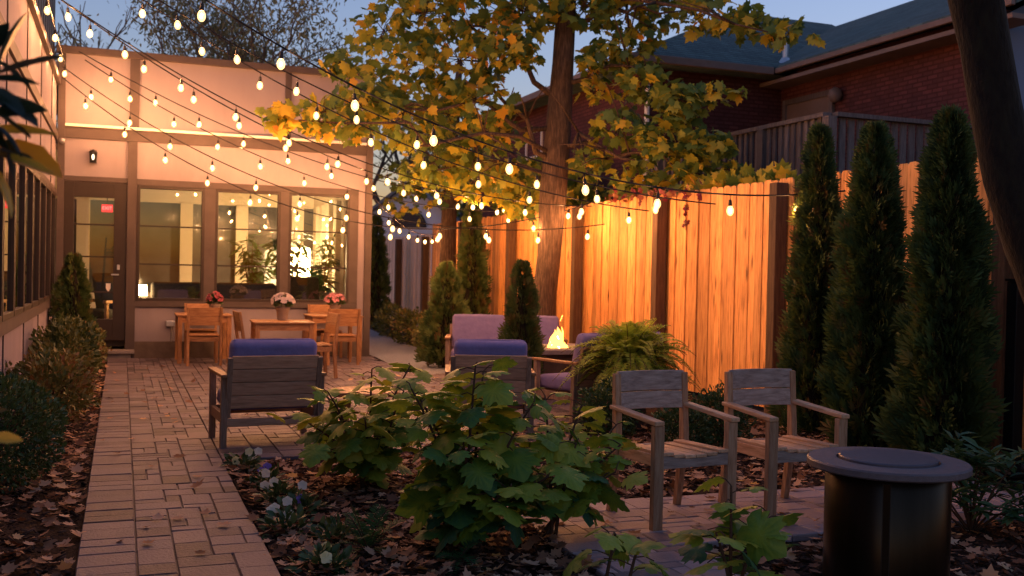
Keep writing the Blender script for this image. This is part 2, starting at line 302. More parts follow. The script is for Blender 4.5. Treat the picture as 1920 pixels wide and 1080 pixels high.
# ------------------------------------------------------------------ ground, paths
def ground():
    n = 60; m = MB()
    m.add([(-300, -60, -.02), (300, -60, -.02), (300, 600, -.02), (-300, 600, -.02)], [(0, 1, 2, 3)])
    o = m.build('ground', M['mulch']); setp(o, kind='structure')
ground()
def bed(name, x0, x1, y0, y1, step=.06):
    xs = np.arange(x0, x1 + step, step); ys = np.arange(y0, y1 + step, step)
    X, Y = np.meshgrid(xs, ys); Z = .0 + .012 * np.sin(X * 9 + Y * 4) * np.sin(Y * 7 - X * 3) + rng.uniform(-.008, .012, X.shape)
    V = np.stack([X, Y, Z], -1).reshape(-1, 3); w = len(xs); i = (np.arange(len(ys) - 1)[:, None] * w + np.arange(w - 1)[None]).ravel()
    o = npmesh(name, V, np.stack([i, i + 1, i + w + 1, i + w], 1), rng.random(len(V)), M['mulch'], smooth=False); setp(o, kind='structure')
bed('mulch_bed', -.96, -.22, 2.2, 17.2); bed('mulch_bed', .75, 2.25, 2.2, 8.1); bed('mulch_bed', 2.25, 6.8, 6.02, 9.2); bed('mulch_bed', 3.0, 6.8, 2.2, 4.9)

def pavers(m, x0, x1, y0, y1, u=.0925, ok=None, zt=.03, big=True):
    nx = int(round((x1 - x0) / u)); ny = int(round((y1 - y0) / u)); occ = np.zeros((nx, ny), bool)
    sizes = [(3, 2), (3, 2), (2, 2), (2, 2), (2, 1), (2, 3), (1, 2), (3, 1)] if big else [(2, 1), (2, 2), (2, 2), (1, 1)]
    for j in range(ny):
        for i in range(nx):
            if occ[i, j]: continue
            random.shuffle(sizes)
            for a, b in sizes + [(1, 1)]:
                if i + a <= nx and j + b <= ny and not occ[i:i + a, j:j + b].any(): break
            occ[i:i + a, j:j + b] = True
            xa, xb, ya, yb = x0 + i * u, x0 + (i + a) * u, y0 + j * u, y0 + (j + b) * u
            if ok and not ok((xa + xb) / 2, (ya + yb) / 2): continue
            brick(m, xa, xb, ya, yb, zt)
def brick(m, xa, xb, ya, yb, zt):
    g = .002 + U(0, .002); b = .005; z = zt + U(-.003, .002); sx = U(-.002, .002); sy = U(-.002, .002)
    a = [(xa + g, ya + g), (xb - g, ya + g), (xb - g, yb - g), (xa + g, yb - g)]; c = [(xa + g + b, ya + g + b), (xb - g - b, ya + g + b), (xb - g - b, yb - g - b), (xa + g + b, yb - g - b)]
    vs = [(*p, -.01) for p in a] + [(*p, z - .006) for p in a] + [(p[0], p[1], z + sx * (i in (1, 2)) + sy * (i > 1)) for i, p in enumerate(c)]
    fs = [(k, (k + 1) % 4, 4 + (k + 1) % 4, 4 + k) for k in range(4)] + [(4 + k, 4 + (k + 1) % 4, 8 + (k + 1) % 4, 8 + k) for k in range(4)] + [(8, 9, 10, 11)]
    m.add(vs, fs, random.betavariate(1.3, 1.3))
m = MB(); y = 2.0
while y < 17.3:
    l = random.choice((.15, .18, .22)); brick(m, -.19, .09, y, y + l, .03); y += l
pavers(m, .09, .7375, 2.0, 17.3)
m.add([(-.186, 2.0, .019), (.735, 2.0, .019), (.735, 17.3, .019), (-.186, 17.3, .019)], [(0, 1, 2, 3)], .0); setp(m.build('path', M['paver']), kind='structure')
m = MB()
pavers(m, .738, 5.9, 8.12, 17.3, ok=lambda x, y: x < 4.2 + max(0, (y - 9.3)) * 1.2 and not (x > 3.95 and y > 14.2))
m.add([(.742, 8.13, .019), (4.1, 8.13, .019), (4.2, 9.3, .019), (5.85, 10.7, .019), (5.85, 14.15, .019), (3.93, 14.2, .019), (3.93, 17.3, .019), (.742, 17.3, .019)], [(0, 1, 2, 3, 4, 5, 6, 7)], .0); setp(m.build('patio', M['paver']), kind='structure')
m = MB()
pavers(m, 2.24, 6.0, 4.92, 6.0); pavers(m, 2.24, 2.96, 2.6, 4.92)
m.add([(2.245, 4.925, .019), (5.95, 4.925, .019), (5.95, 5.99, .019), (2.245, 5.99, .019)], [(0, 1, 2, 3)], .0); setp(m.build('side_patio', M['paverlit']), kind='structure')
m = MB(); m.add([(3.9, 14.2, .01), (5.5, 14.2, .01), (5.3, 18, .01), (6.0, 27, .01), (4.1, 27, .01), (4.1, 17.3, .01)], [(0, 1, 2, 3, 4, 5)])
setp(m.build('gravel_path', M['gravel']), kind='structure')

# ------------------------------------------------------------------ sunroom at the back
YW = 17.6
sun = thing('sunroom_building', 'cream stucco sunroom with taupe timber trim and three lit windows behind the dining tables', 'building', (0, YW, 0))
w = MB(); B = w.box
B(-.97, 4.0, .02, .22, 2.9, 4.82); B(.06, 4.0, .02, .22, .27, .83); B(.06, .21, .02, .22, .83, 2.9); B(1.26, 1.42, .02, .22, .83, 2.9)
B(2.49, 2.62, .02, .22, .83, 2.9); B(3.67, 4.0, .02, .22, .83, 2.9); B(-.97, -.87, .02, .22, 0, 2.9); B(-.87, .06, .02, .22, 2.8, 2.9)
B(.21, 1.26, .02, .22, .83, .92); B(1.42, 2.49, .02, .22, .83, .92); B(2.62, 3.67, .02, .22, .83, .92); B(.21, 1.26, .02, .22, 2.79, 2.9); B(1.42, 2.49, .02, .22, 2.79, 2.9); B(2.62, 3.67, .02, .22, 2.79, 2.9)
w.build('wall', M['stucco'], sun)
w = MB(); w.box(.06, 4.02, -.03, .2, 0, .268); w.build('plinth', M['block'], sun)
w = MB(); B = w.box
B(-1.0, 4.08, -.05, .1, 4.80, 4.91); B(-.87, 3.93, -.015, .019, 3.48, 3.655); B(-.87, .08, -.018, .019, 2.81, 2.885); B(.2, 3.81, -.018, .019, 2.785, 2.885)
B(.2, 3.81, -.022, .019, .83, .925); B(3.66, 3.81, -.014, .019, .926, 2.784); B(1.255, 1.425, -.014, .019, .926, 2.784); B(2.485, 2.625, -.014, .019, .926, 2.784)
w.build('trim_band', M['trim'], sun, bevel=.004)
for x0, x1, z0, z1, d in ((-.97, -.865, 0, 4.8, .04), (.065, .205, .0, 3.477, .036), (.08, .225, 3.702, 4.8, .03), (2.53, 2.63, 3.702, 4.8, .03), (3.93, 4.045, .0, 4.8, .04)):
    w = MB(); w.box(x0, x1, -d, .018, z0, z1); w.build('post', M['trim'], sun, bevel=.004)
w = MB(); w.box(-.864, 3.928, -.06, .019, 3.657, 3.70); w.build('ledge', M['white'], sun, bevel=.004)
w = MB(); w.box(-6, 4.0, .22, 5.3, 4.55, 4.7); w.build('roof', M['grayshingle'], sun)
w = MB(); w.box(-6, 4.0, .222, 5.0, .18, .28); w.build('floor', M['infloor'], sun)
w = MB(); w.box(-6, 3.8, .225, 4.7, 3.3, 3.4); w.build('ceiling', M['inwall'], sun)
# interior back and side walls with posts and dusk windows
w = MB(); B = w.box; YB = 4.4
B(-6, 4.0, YB, YB + .2, .28, .95); B(-6, 4.0, YB, YB + .2, 2.78, 3.3)
for x in (-2.9, -1.7, -.85, .05, 1.1, 2.2, 3.35): B(x, x + .24, YB - .03, YB + .2, .95, 2.78)
B(3.8, 4.0, .24, YB, .28, .75); B(3.8, 4.0, .24, YB, 2.8, 3.3)
for y in (.23, 1.0, 1.75, 2.5, 3.25, 3.95): B(3.77, 3.99, y, y + .3, .75, 2.8)
w.build('interior_wall', M['inwall'], sun)
w = MB(); w.box(-6, 3.99, YB + .12, YB + .14, .95, 2.78); w.box(3.9, 3.92, .24, YB, .75, 2.8); w.build('far_pane', M['duskglass'], sun)
def window(parent, x0, x1, z0, z1, y=0., bars=(.35, .68), fr=.05, horiz=True, mname='darkframe', axis='x'):
    f = MB()
    def bx(a0, a1, b0, b1, c0, c1):
        if axis == 'x': f.box(a0, a1, b0, b1, c0, c1)
        else: f.box(b0, b1, a0, a1, c0, c1)
    bx(x0, x0 + fr, y - .012, y + .09, z0, z1); bx(x1 - fr, x1, y - .012, y + .09, z0, z1)
    bx(x0 + fr, x1 - fr, y - .009, y + .09, z0, z0 + fr); bx(x0 + fr, x1 - fr, y - .009, y + .09, z1 - fr, z1)
    o = f.build('window', M[mname], parent, bevel=.003)
    for t in bars:
        f = MB(); zz = z1 - (z1 - z0) * t; bx(x0 + fr, x1 - fr, y + .02, y + .05, zz - .012, zz + .012); f.build('glazing_bar', M[mname], o)
    f = MB(); bx(x0 + fr * .8, x1 - fr * .8, y + .055, y + .061, z0 + fr * .8, z1 - fr * .8); f.build('pane', M['glass'], o)
    return o
for x0, x1 in ((.21, 1.26), (1.42, 2.49), (2.62, 3.67)): window(sun, x0, x1, .925, 2.786)
# door
d = MB(); B = d.box
B(-.865, -.72, -.005, .08, .29, 2.795); B(-.13, .06, -.005, .08, .29, 2.795); B(-.72, -.13, -.002, .08, 2.56, 2.795); B(-.72, -.13, -.002, .08, .29, .63)
door = d.build('door', M['darkframe'], sun, bevel=.004)
for z in (2.13, 1.62, 1.06): d = MB(); d.box(-.72, -.13, .02, .05, z - .012, z + .012); d.build('glazing_bar', M['darkframe'], door)
d = MB(); d.box(-.73, -.12, .052, .058, .62, 2.57); d.build('pane', M['glass'], door)
d = MB(); d.box(-.075, -.035, -.025, -.006, 1.42, 1.5); d.box(-.16, -.045, -.05, -.035, 1.33, 1.352); d.box(-.06, -.045, -.05, -.006, 1.33, 1.352); d.build('handle', M['galv'], door, bevel=.003)
d = MB(); d.prism([(-.235, .045, 1.2), (-.165, .045, 1.2), (-.165, .045, 1.12), (-.2, .045, 1.06), (-.235, .045, 1.12)], (0, .004, 0)); d.build('shield_sticker', M['white'], door)
d = MB(); d.box(-.95, .2, -.42, -.005, .105, .15); d.box(-.9, .15, -.36, -.034, 0, .105)
setp(d.build('door_step', M['stone'], None, bevel=.008, loc=(0, YW, 0)), 'low stone step under the glazed dark door', 'step')
# wall lantern and socket box
t = thing('wall_lantern', 'small black lantern fixed on the stucco above the door', 'wall lamp', (-.45, YW - .02, 3.2))
d = MB(); d.box(-.05, .05, -.015, .015, -.1, .1); d.tube([(0, -.01, .06), (0, -.08, .1), (0, -.1, .06)], .01, 6); d.build('bracket', M['black'], t)
d = MB(); d.lathe([(.012, .10), (.06, .07), (.065, .05), (.02, .05)], 10, (0, -.09, 0)); d.lathe([(.045, -.1), (.05, -.085), (.02, -.085)], 10, (0, -.09, 0))
for k in range(6): a = k * math.pi / 3; d.beam((.055 * math.cos(a), -.09 + .055 * math.sin(a), .05), (.045 * math.cos(a), -.09 + .045 * math.sin(a), -.085), .008, .008)
d.build('cage', M['black'], t)
d = MB(); d.lathe([(.008, .03), (.022, 0), (.02, -.03), (.006, -.06)], 10, (0, -.09, 0)); d.build('bulb', M['sconcebulb'], t, smooth=True)
t = thing('outlet_box', 'grey outdoor socket box low on the stucco beside the door', 'socket', (.75, YW + .02, .56))
d = MB(); d.box(-.07, .07, -.07, 0, -.045, .05); d.build('cover', M['galv'], t, bevel=.01)
d = MB(); d.lathe([(.01, -.03), (.012, -.27), (.01, -.29)], 8, (0.02, -.02, 0)); d.build('conduit', M['galv'], t)
# exit sign
t = thing('exit_sign', 'small red lit EXIT sign hanging inside the door glass', 'sign', (-.24, YW + .5, 2.42))
d = MB(); d.box(-.085, .085, 0, .03, -.06, .06); d.build('face', M['red'], t)
fc = bpy.data.curves.new('lettering', 'FONT'); fc.body = 'EXIT'; fc.size = .075; fc.align_x = 'CENTER'; fc.align_y = 'CENTER'; fc.extrude = .002; fc.materials.append(M['letter'])
fo = link(bpy.data.objects.new('lettering_source', fc)); bpy.context.view_layer.update()
lme = bpy.data.meshes.new_from_object(fo.evaluated_get(bpy.context.evaluated_depsgraph_get())); bpy.data.objects.remove(fo); lme.name = 'lettering'
o = link(bpy.data.objects.new('lettering', lme), t); o.rotation_euler = (math.pi / 2, 0, 0); o.location = (0, -.004, 0)
d = MB(); d.tube([(0, .015, .06), (0, .015, .88)], .008, 6); d.build('rod', M['black'], t)

# interior furniture
def blob_box(name, material, parent, x0, x1, y0, y1, z0, z1, bev=.05, rot=None):
    d = MB(); d.box(x0, x1, y0, y1, z0, z1, m=rot); return d.build(name, material, parent, bevel=bev, seg=4, smooth=True)
for x, wd, lab in ((.95, .98, 'dark sofa with its back to the left window'), (2.02, 1.02, 'dark sofa with its back to the middle window')):
    t = thing('indoor_sofa', lab, 'sofa', (x, YW + .75, .28), 0, 'sofas inside the sunroom')
    blob_box('backrest', M['sofadark'], t, -wd / 2, wd / 2, -.12, .12, .2, .95, .07); blob_box('seat', M['sofadark'], t, -wd / 2, wd / 2, .12, .8, .12, .45, .06)
    d = MB(); [d.box(sx * (wd / 2 - .08) - .03, sx * (wd / 2 - .08) + .03, yy, yy + .06, 0, .14) for sx in (-1, 1) for yy in (-.05, .7)]; d.build('foot', M['black'], t)
def indoor_chair(loc, rz, lab, h=1.05):
    t = thing('indoor_armchair', lab, 'armchair', loc, rz, 'armchairs inside the sunroom')
    m4 = Matrix.Rotation(-.18, 4, 'X')
    blob_box('backrest', M['sofadark'], t, -.3, .3, -.3, -.18, .3, h, .05, m4); blob_box('seat', M['sofadark'], t, -.3, .3, -.25, .35, .3, .46, .05)
    for sx in (-1, 1):
        blob_box('armrest', M['teak'], t, sx * .36 - .04, sx * .36 + .04, -.3, .38, .56, .62, .02)
        for yy in (-.28, .32):
            d = MB(); d.box(sx * .36 - .025, sx * .36 + .025, yy - .025, yy + .025, 0, .57); d.build('leg', M['teak'], t)
indoor_chair((3.05, YW + 1.2, .28), .1, 'grey high-backed armchair inside the right window')
indoor_chair((-.28, YW + 1.4, .28), 2.4, 'dark leaning armchair inside behind the glazed door')
def side_stand(loc, lab):
    t = thing('indoor_table', lab, 'side table', loc)
    d = MB(); d.lathe([(.2, .6), (.2, .63)], 20); d.build('top', M['teak'], t)
    for k in range(4): a = k * math.pi / 2 + .4; d = MB(); d.tube([(.15 * math.cos(a), .15 * math.sin(a), .6), (.18 * math.cos(a), .18 * math.sin(a), 0)], .018, 6); d.build('leg', M['teak'], t)
side_stand((2.75, YW + .9, .28), 'small round wooden table inside the right window'); side_stand((.32, YW + .7, .28), 'small wooden table inside at the left window')
def floor_lamp(loc, lab, mm, r=.17, z0=1.0, z1=1.95, h=0):
    t = thing('floor_lamp', lab, 'lamp', loc)
    d = MB(); d.lathe([(.16, 0), (.16, .02), (.012, .03), (.012, z0 + .05), (.005, z0 + .06)], 16); d.build('stand', M['black'], t)
    d = MB(); d.lathe([(r * .92, z0), (r, z0 + .1), (r, z1 - .1), (r * .92, z1)], 20); d.build('lamp_shade', mm, t, smooth=True)
floor_lamp((3.25, YW + 2.6, .28), 'tall glowing paper floor lamp behind the plants in the right window', M['lampshade'], .19, .78, 1.62)
t = thing('table_lamp', 'small glowing lamp on the side table in the lower corner of the left window', 'lamp', (.30, YW + .72, .28 + .63))
d = MB(); d.lathe([(.06, 0), (.06, .015), (.02, .03), (.02, .08)], 14); d.build('stand', M['black'], t); d = MB(); d.lathe([(.105, .085), (.09, .26)], 18); d.build('lamp_shade', M['lampshade'], t, smooth=True)
def indoor_plant(loc, h, lab, n=220):
    t = thing('potted_palm', lab, 'plant', loc, 0, 'leafy plants inside the sunroom')
    d = MB(); d.lathe([(.13, 0), (.17, .3), (.155, .3), (.15, .27)], 18); d.build('pot', M['pot'], t)
    d = MB(); P = []; Y = []
    for k in range(6):
        a = U(0, 6.28); tip = np.array([math.cos(a) * U(.1, .35), math.sin(a) * U(.1, .35), h * U(.7, 1)])
        d.tube([(0, 0, .25), tip * .5 + np.array([0, 0, .1]), tip], [.014, .012, .006], 5)
        q = rng.uniform(.35, 1, n // 6)[:, None]; p = tip * q + np.array([0, 0, .1]) * (1 - q); P.append(p); v = rdir(n // 6); v[:, 2] = v[:, 2] * .4 - .1; Y.append(v)
    d.build('stem', M['hydstem'], t); P = np.concatenate(P); Y = np.concatenate(Y)
    leafobj('leaf_mass', [scat(LANCE, P, Y, np.array([0, 0, 1.]) + .3 * rdir(len(P)), rng.uniform(.2, .36, len(P)), rng.random(len(P)))], M['pieris'], t)
indoor_plant((2.35, YW + 2.3, .28), 1.9, 'tall leafy plant inside between the middle and right windows'); indoor_plant((2.95, YW + 1.9, .28), 2.0, 'tall leafy plant inside the right window before the lamp', 300)
indoor_plant((3.5, YW + 1.8, .28), 1.9, 'tall leafy plant inside at the right edge of the right window')

# ------------------------------------------------------------------ left wing
XL = -.975
wing = thing('wing_building', 'long cream wing with dark framed windows running along the left edge', 'building', (XL, 0, 0))
w = MB(); B = w.box
B(-.2, -.02, 1.0, 17.58, 0, .9); B(-.2, -.02, 1.0, 17.58, 2.62, 4.3); B(-.2, -.02, 16.95, 17.58, .9, 2.62); B(-.2, -.02, 1.0, 4.6, .9, 2.62)
w.build('wall', M['stucco'], wing)
w = MB(); B = w.box
B(-.021, .012, 1, 17.56, 3.42, 3.56); B(-.021, .016, 1, 17.56, .86, .99); B(-.021, .01, 1, 17.56, 2.56, 2.66); B(-.25, .04, 1, 17.56, 4.3, 4.4); B(-.02, .012, 16.9, 17.0, .99, 2.56)
w.build('trim_band', M['trim'], wing, bevel=.004)
for y in np.arange(4.1, 17.5, 2.05):
    for z0, z1 in ((.02, .86), (2.66, 3.42), (3.56, 4.3)): w = MB(); w.box(-.021, -.008, y - .014, y + .014, z0, z1); w.build('panel_seam', M['trim'], wing)
yy = 4.62
while yy < 16.6:
    window(wing, yy, yy + .98, .992, 2.555, y=-.06, axis='y', bars=(.33, .66), fr=.055); yy += 1.025
w = MB(); w.box(-6, -.2, 1, 17.58, .18, .28); w.build('floor', M['infloor'], wing)
w = MB(); w.box(-6, -.2, 1, 17.58, 2.95, 3.05); w.build('ceiling', M['inwall'], wing)
w = MB(); B = w.box; B(-3.6, -3.4, 1, 17.58, .28, .95); B(-3.6, -3.4, 1, 17.58, 2.5, 2.95)
for y in np.arange(2, 17.5, 1.35): B(-3.55, -3.36, y, y + .35, .95, 2.5)
B(-3.4, -.21, 17.0, 17.2, .28, 2.95)
w.build('interior_wall', M['inwall'], wing)
w = MB(); w.box(-3.56, -3.54, 1, 17.4, .95, 2.5); w.build('dusk_window', M['duskglass'], wing)
w = MB(); w.box(-6, -.2, 1.0, 17.58, 4.3, 4.36); w.build('roof', M['grayshingle'], wing)
floor_lamp((-2.6, 10.2, .28), 'glowing floor lamp inside the left wing behind its window frames', M['lampwing'], .2, 1.2, 1.6)
t = thing('rooftop_screen', 'dark slatted screen standing on the roof edge of the left wing', 'screen', (XL - .08, 0, 4.4))
for y in np.arange(12.6, 17.6, .42):
    d = MB(); d.box(-.03, .03, y, y + .3, 0, 2.2); d.build('slat', M['black'], t)
d = MB(); d.box(-.06, -.03, 12.6, 17.6, .3, .4); d.box(-.06, -.03, 12.6, 17.6, 1.7, 1.8); d.build('rail', M['galv'], t)
t = thing('security_camera', 'small pale camera under the belt at the inner wall corner', 'camera', (-.9, YW - .12, 3.42))
d = MB(); d.tube([(0, .08, .0), (0, 0, 0)], .012, 6); d.build('bracket', M['white'], t); d = MB(); d.lathe([(.01, -.05), (.04, -.03), (.045, .02), (.02, .03)], 12); d.build('dome', M['galv'], t, smooth=True)

# ------------------------------------------------------------------ fences
def fence(name, label, xf, y0, y1, posts, mm, h, label_grp=None, pw=.16):
    t = thing(name, label, 'fence', (xf, 0, 0))
    ys = [y0] + [p for p in posts if y0 < p < y1] + [y1]
    for a, b in zip(ys[:-1], ys[1:]):
        m = MB(); y = a
        while y < b - .02:
            wd = min(.142, b - y); hh = h + U(-.012, .012); dx = U(-.006, .006) + (.012 if int(y / .142) % 2 else 0); c = .028
            m.prism([(dx, y + .002, .03), (dx, y + wd - .002, .03), (dx, y + wd - .002, hh - c), (dx, y + wd - .002 - c * .9, hh), (dx, y + .002 + c * .9, hh), (dx, y + .002, hh - c)], (.02, 0, 0)); y += wd
        m.build('board_panel', mm, t)
    r = MB()
    for z in (.4, 1.3, 2.2): r.box(.035, .075, y0, y1, z - .045, z + .045)
    r.build('rail', M['post'], t)
    for p in posts:
        m = MB(); m.box(-.17, -.02, p - .07, p + .07, 0, h - .06); m.build('post', M['post'], t, bevel=.006)
    return t
fence('cedar_fence', 'tall cedar board fence glowing orange under the string lights, behind the lounge chairs', 6.87, 9.47, 23.55, (9.6, 12.28, 14.95, 17.95, 20.9), M['fence'], 2.62)
fence('cedar_fence', 'darker stretch of cedar fence at the right behind the tall arborvitae', 7.02, 3.2, 9.42, (6.6,), M['fence'], 2.64)
fence('weathered_fence', 'grey weathered board fence at the far end beside the white gable', 6.87, 23.62, 31.0, (23.75, 26.3, 28.8), M['fencegray'], 2.39)
t = thing('steel_post', 'slim black steel post against the fence at the right edge', 'post', (6.55, 6.12, 0))
d = MB(); d.box(-.05, .05, -.05, .05, 0, 1.52); d.build('shaft', M['black'], t, bevel=.006); d = MB(); d.box(-.06, .06, -.06, .06, 1.52, 1.54); d.build('cap', M['black'], t); d = MB(); d.box(-.1, .1, -.1, .1, 0, .02); d.build('base_plate', M['black'], t)
t = thing('steel_gate', 'black barred steel gate in shadow beyond the black post at far right', 'gate', (6.6, 0, 0))
d = MB(); d.box(-.02, .02, 4.0, 6.05, 1.36, 1.4); d.box(-.02, .02, 4.0, 6.05, .15, .19); d.build('rail', M['black'], t)
for y in np.arange(4.05, 6.04, .13): d = MB(); d.box(-.01, .01, y - .01, y + .01, .19, 1.36); d.build('bar', M['black'], t)

# ------------------------------------------------------------------ brick house
hs = thing('brick_house', 'dark red brick house with green shingle roof beyond the right fence', 'house', (0, 0, 0))
w = MB(); w.box(12, 20, 11.55, 30, 0, 5.5); w.box(9.0, 11.999, 17.0, 27, 0, 5.5); w.build('wall', M['brick'], hs)
w = MB(); w.prism([(12.03, 11.50, 0), (20, 11.50, 0), (20, 11.50, 5.45), (16, 11.50, 7.4), (12.03, 11.50, 5.45)], (0, .045, 0)); w.build('gable_wall', M['bluesiding'], hs)
w = MB()
# main roof: gable along y, eaves overhang; ridge x=16
def slab(m, a, b, c, d, th=.12): m.prism([a, b, c, d], (0, 0, -th))
slab(w, (11.5, 10.9, 5.5), (16, 10.9, 7.62), (16, 30, 7.62), (11.5, 30, 5.5)); slab(w, (16, 10.9, 7.62), (20.5, 10.9, 5.5), (20.5, 30, 5.5), (16, 30, 7.62))
w.add([(8.5, 16.5, 5.5), (8.5, 27.5, 5.5), (13.6, 21.2, 7.85), (16.4, 21.2, 7.85), (16.4, 16.5, 5.5)], [(0, 4, 3, 2), (0, 2, 1)]); w.add([(8.5, 16.5, 5.36), (8.5, 27.5, 5.36), (16.4, 27.5, 5.36), (12, 16.5, 5.36)], [(0, 1, 2, 3)])
w.add([(8.5, 27.5, 5.5), (16.4, 27.5, 5.5), (16.4, 21.2, 7.85), (13.6, 21.2, 7.85)], [(0, 1, 2, 3)])
w.build('roof', M['shingle'], hs)
w = MB(); w.box(11.42, 11.5, 10.9, 16.4, 5.36, 5.45); w.box(8.42, 11.41, 16.40, 16.5, 5.34, 5.48); w.box(8.38, 8.49, 16.5, 27.5, 5.34, 5.48); w.build('gutter', M['gutter'], hs, bevel=.01)
w = MB(); w.box(11.5, 12, 10.95, 17, 5.2, 5.27); w.build('soffit', M['gutter'], hs)
w = MB(); w.tube([(9.0, 16.93, 5.36), (9.02, 16.93, 5.0), (9.02, 16.93, .1)], .045, 8); w.build('downspout', M['white'], hs)
w = MB(); w.box(11.96, 12.02, 15.45, 16.75, 2.8, 4.85); dr = w.build('door', M['gutter'], hs)
w = MB(); w.box(11.93, 11.99, 15.35, 15.45, 2.8, 4.95); w.box(11.93, 11.99, 16.75, 16.85, 2.8, 4.95); w.box(11.93, 11.99, 15.45, 16.75, 4.85, 4.95); w.build('frame', M['deck'], dr)
wd_ = window(hs, 21.9, 22.9, 4.2, 4.85, y=8.97, axis='y', bars=(), mname='white')
w = MB(); w.tube([(12.0, 16.9, 5.6), (12.0, 16.9, 6.2)], .06, 10); w.lathe([(.15, 0), (.07, .12)], 10, (12.0, 16.9, 5.68)); w.build('vent_pipe', M['galv'], hs)
t = thing('wall_lamp', 'dark round lamp on the brick wall beside the upper door', 'wall lamp', (11.99, 15.2, 4.8)); d = MB(); d.box(-.02, .0, -.06, .06, -.06, .06); d.build('back_plate', M['black'], t); d = MB(); d.lathe([(.02, .15), (.1, .1), (.13, 0), (.09, -.1), (.02, -.13)], 14, (-.12, 0, 0)); d.build('globe', M['gutter'], t, smooth=True)
dk = thing('raised_deck', 'old timber deck with slatted railing on the brick house above the fence', 'deck', (0, 0, 0))
d = MB(); d.box(9.0, 12, 11.63, 16.95, 2.68, 2.8); d.build('floor', M['deck'], dk)
d = MB(); d.box(8.95, 9.09, 11.7, 16.9, 3.74, 3.8); d.box(9.1, 12.3, 11.58, 11.72, 3.74, 3.8); d.build('handrail', M['deck'], dk)
for x, y in ((9.02, 11.65), (9.02, 13.19), (9.02, 14.75), (9.02, 16.4), (12.2, 11.65)): d = MB(); d.box(x - .07, x + .07, y - .07, y + .07, 0, 3.739); d.build('post', M['deck'], dk)
for y in np.arange(11.85, 16.9, .15):
    if min(abs(y - q) for q in (13.19, 14.75, 16.4)) > .1: d = MB(); d.box(9.0, 9.03, y - .04, y + .04, 2.8, 3.74); d.build('baluster', M['deck'], dk)
for x in np.arange(9.25, 12.1, .15): d = MB(); d.box(x - .05, x + .05, 11.66, 11.69, 2.8, 3.74); d.build('baluster', M['deck'], dk)
# lit gap on the deck
# white gable building
g = thing('gable_shed', 'white clapboard gable end with round-topped louvre beyond the far fence', 'building', (9.1, 34, 0), -.45)
w = MB(); w.prism([(-1.7, 0, 0), (1.7, 0, 0), (1.7, 0, 3.1), (0, 0, 4.45), (-1.7, 0, 3.1)], (0, 7, 0)); w.build('wall', M['siding'], g)
w = MB()
for z in np.arange(.2, 4.3, .13):
    hw = 1.7 if z < 3.1 else 1.7 * (4.45 - z) / 1.35
    if hw > .15: w.prism([(-hw, -.02, z), (hw, -.02, z), (hw, -.002, z + .12), (-hw, -.002, z + .12)], (0, .001, 0))
w.build('clapboard', M['siding'], g)
w = MB()
for s in (-1, 1): w.prism([(s * -.02, -.3, 4.62), (s * 2.0, -.3, 3.02), (s * 2.0, -.3, 2.9), (s * -.02, -.3, 4.5)], (0, 7.5, 0))
w.build('roof', M['grayshingle'], g)
w = MB(); w.prism([(-.62, -.06, 3.0)] + [(.62 * math.cos(a), -.06, 3.0 + .62 * math.sin(a)) for a in np.linspace(0, math.pi, 14)], (0, .03, 0)); lv = w.build('louvre', M['darkframe'], g)
w = MB()
for z in np.arange(3.04, 3.55, .07): hw = math.sqrt(max(0, .6 ** 2 - (z - 3) ** 2)); w.box(-hw, hw, -.09, -.06, z, z + .03)
w.build('slat', M['gutter'], lv)

# ------------------------------------------------------------------ furniture
def copy_tree(o, parent=None, label=None, loc=None, rz=None):
    c = o.copy(); COL.objects.link(c); c.parent = parent
    if label: c['label'] = label
    if loc is not None: c.location = [float(v) for v in loc]
    if rz is not None: c.rotation_euler = (0, 0, rz)
    for ch in list(o.children): copy_tree(ch, c)
    return c
ZT = .03
def dining_chair():
    t = thing('dining_chair', '', 'chair', (0, 0, ZT), 0, 'oiled teak dining chairs at the small tables')
    for s in (-1, 1):
        m = MB(); m.beam((s * .225, .21, 0), (s * .225, .21, .43), .042, .042, (0, 1, 0)); m.build('leg', M['teak'], t, bevel=.004)
        m = MB(); m.prism([(s * .235 - .02, -.27, 0), (s * .235 - .02, -.225, 0), (s * .235 - .02, -.195, .43), (s * .235 - .02, -.265, .87), (s * .235 - .02, -.30, .87), (s * .235 - .02, -.24, .43)], (.04, 0, 0)); m.build('leg', M['teak'], t, bevel=.004)
        m = MB(); m.box(s * .225 - .012, s * .225 + .012, -.19, .19, .365, .425); m.build('rail', M['teakh'], t)
    m = MB(); m.box(-.2, .2, .2, .222, .36, .425); m.box(-.21, .21, -.215, -.195, .36, .425); m.build('apron', M['teakh'], t)
    m = MB()
    for k in range(6):
        y = -.2 + k * .072; z = .43 + .012 * abs(k - 2.5) / 2.5
        m.box(-.24, .24, y, y + .066, z, z + .018)
    m.build('seat', M['teakh'], t, bevel=.004)
    m = MB()
    for z0, z1 in ((.6, .73), (.735, .865)):
        pts = []
        n = 8; vs = []; fs = []
        for i in range(n + 1):
            x = -.215 + .43 * i / n; d = -.02 * (1 - (x / .215) ** 2)
            for z, yy in ((z0, -.222), (z1, -.222)):
                y = -.205 - (z - .43) * .16 + d
                vs += [(x, y - .012, z), (x, y + .012, z)]
        for i in range(n):
            a = i * 4; b = a + 4
            fs += [(a, b, b + 2, a + 2), (a + 1, a + 3, b + 3, b + 1), (a + 2, b + 2, b + 3, a + 3), (a, a + 1, b + 1, b)]
        fs += [(0, 2, 3, 1), (n * 4, n * 4 + 1, n * 4 + 3, n * 4 + 2)]
        m.add(vs, fs)
    m.build('backrest', M['teakh'], t, bevel=.003)
    return t
dc = dining_chair()
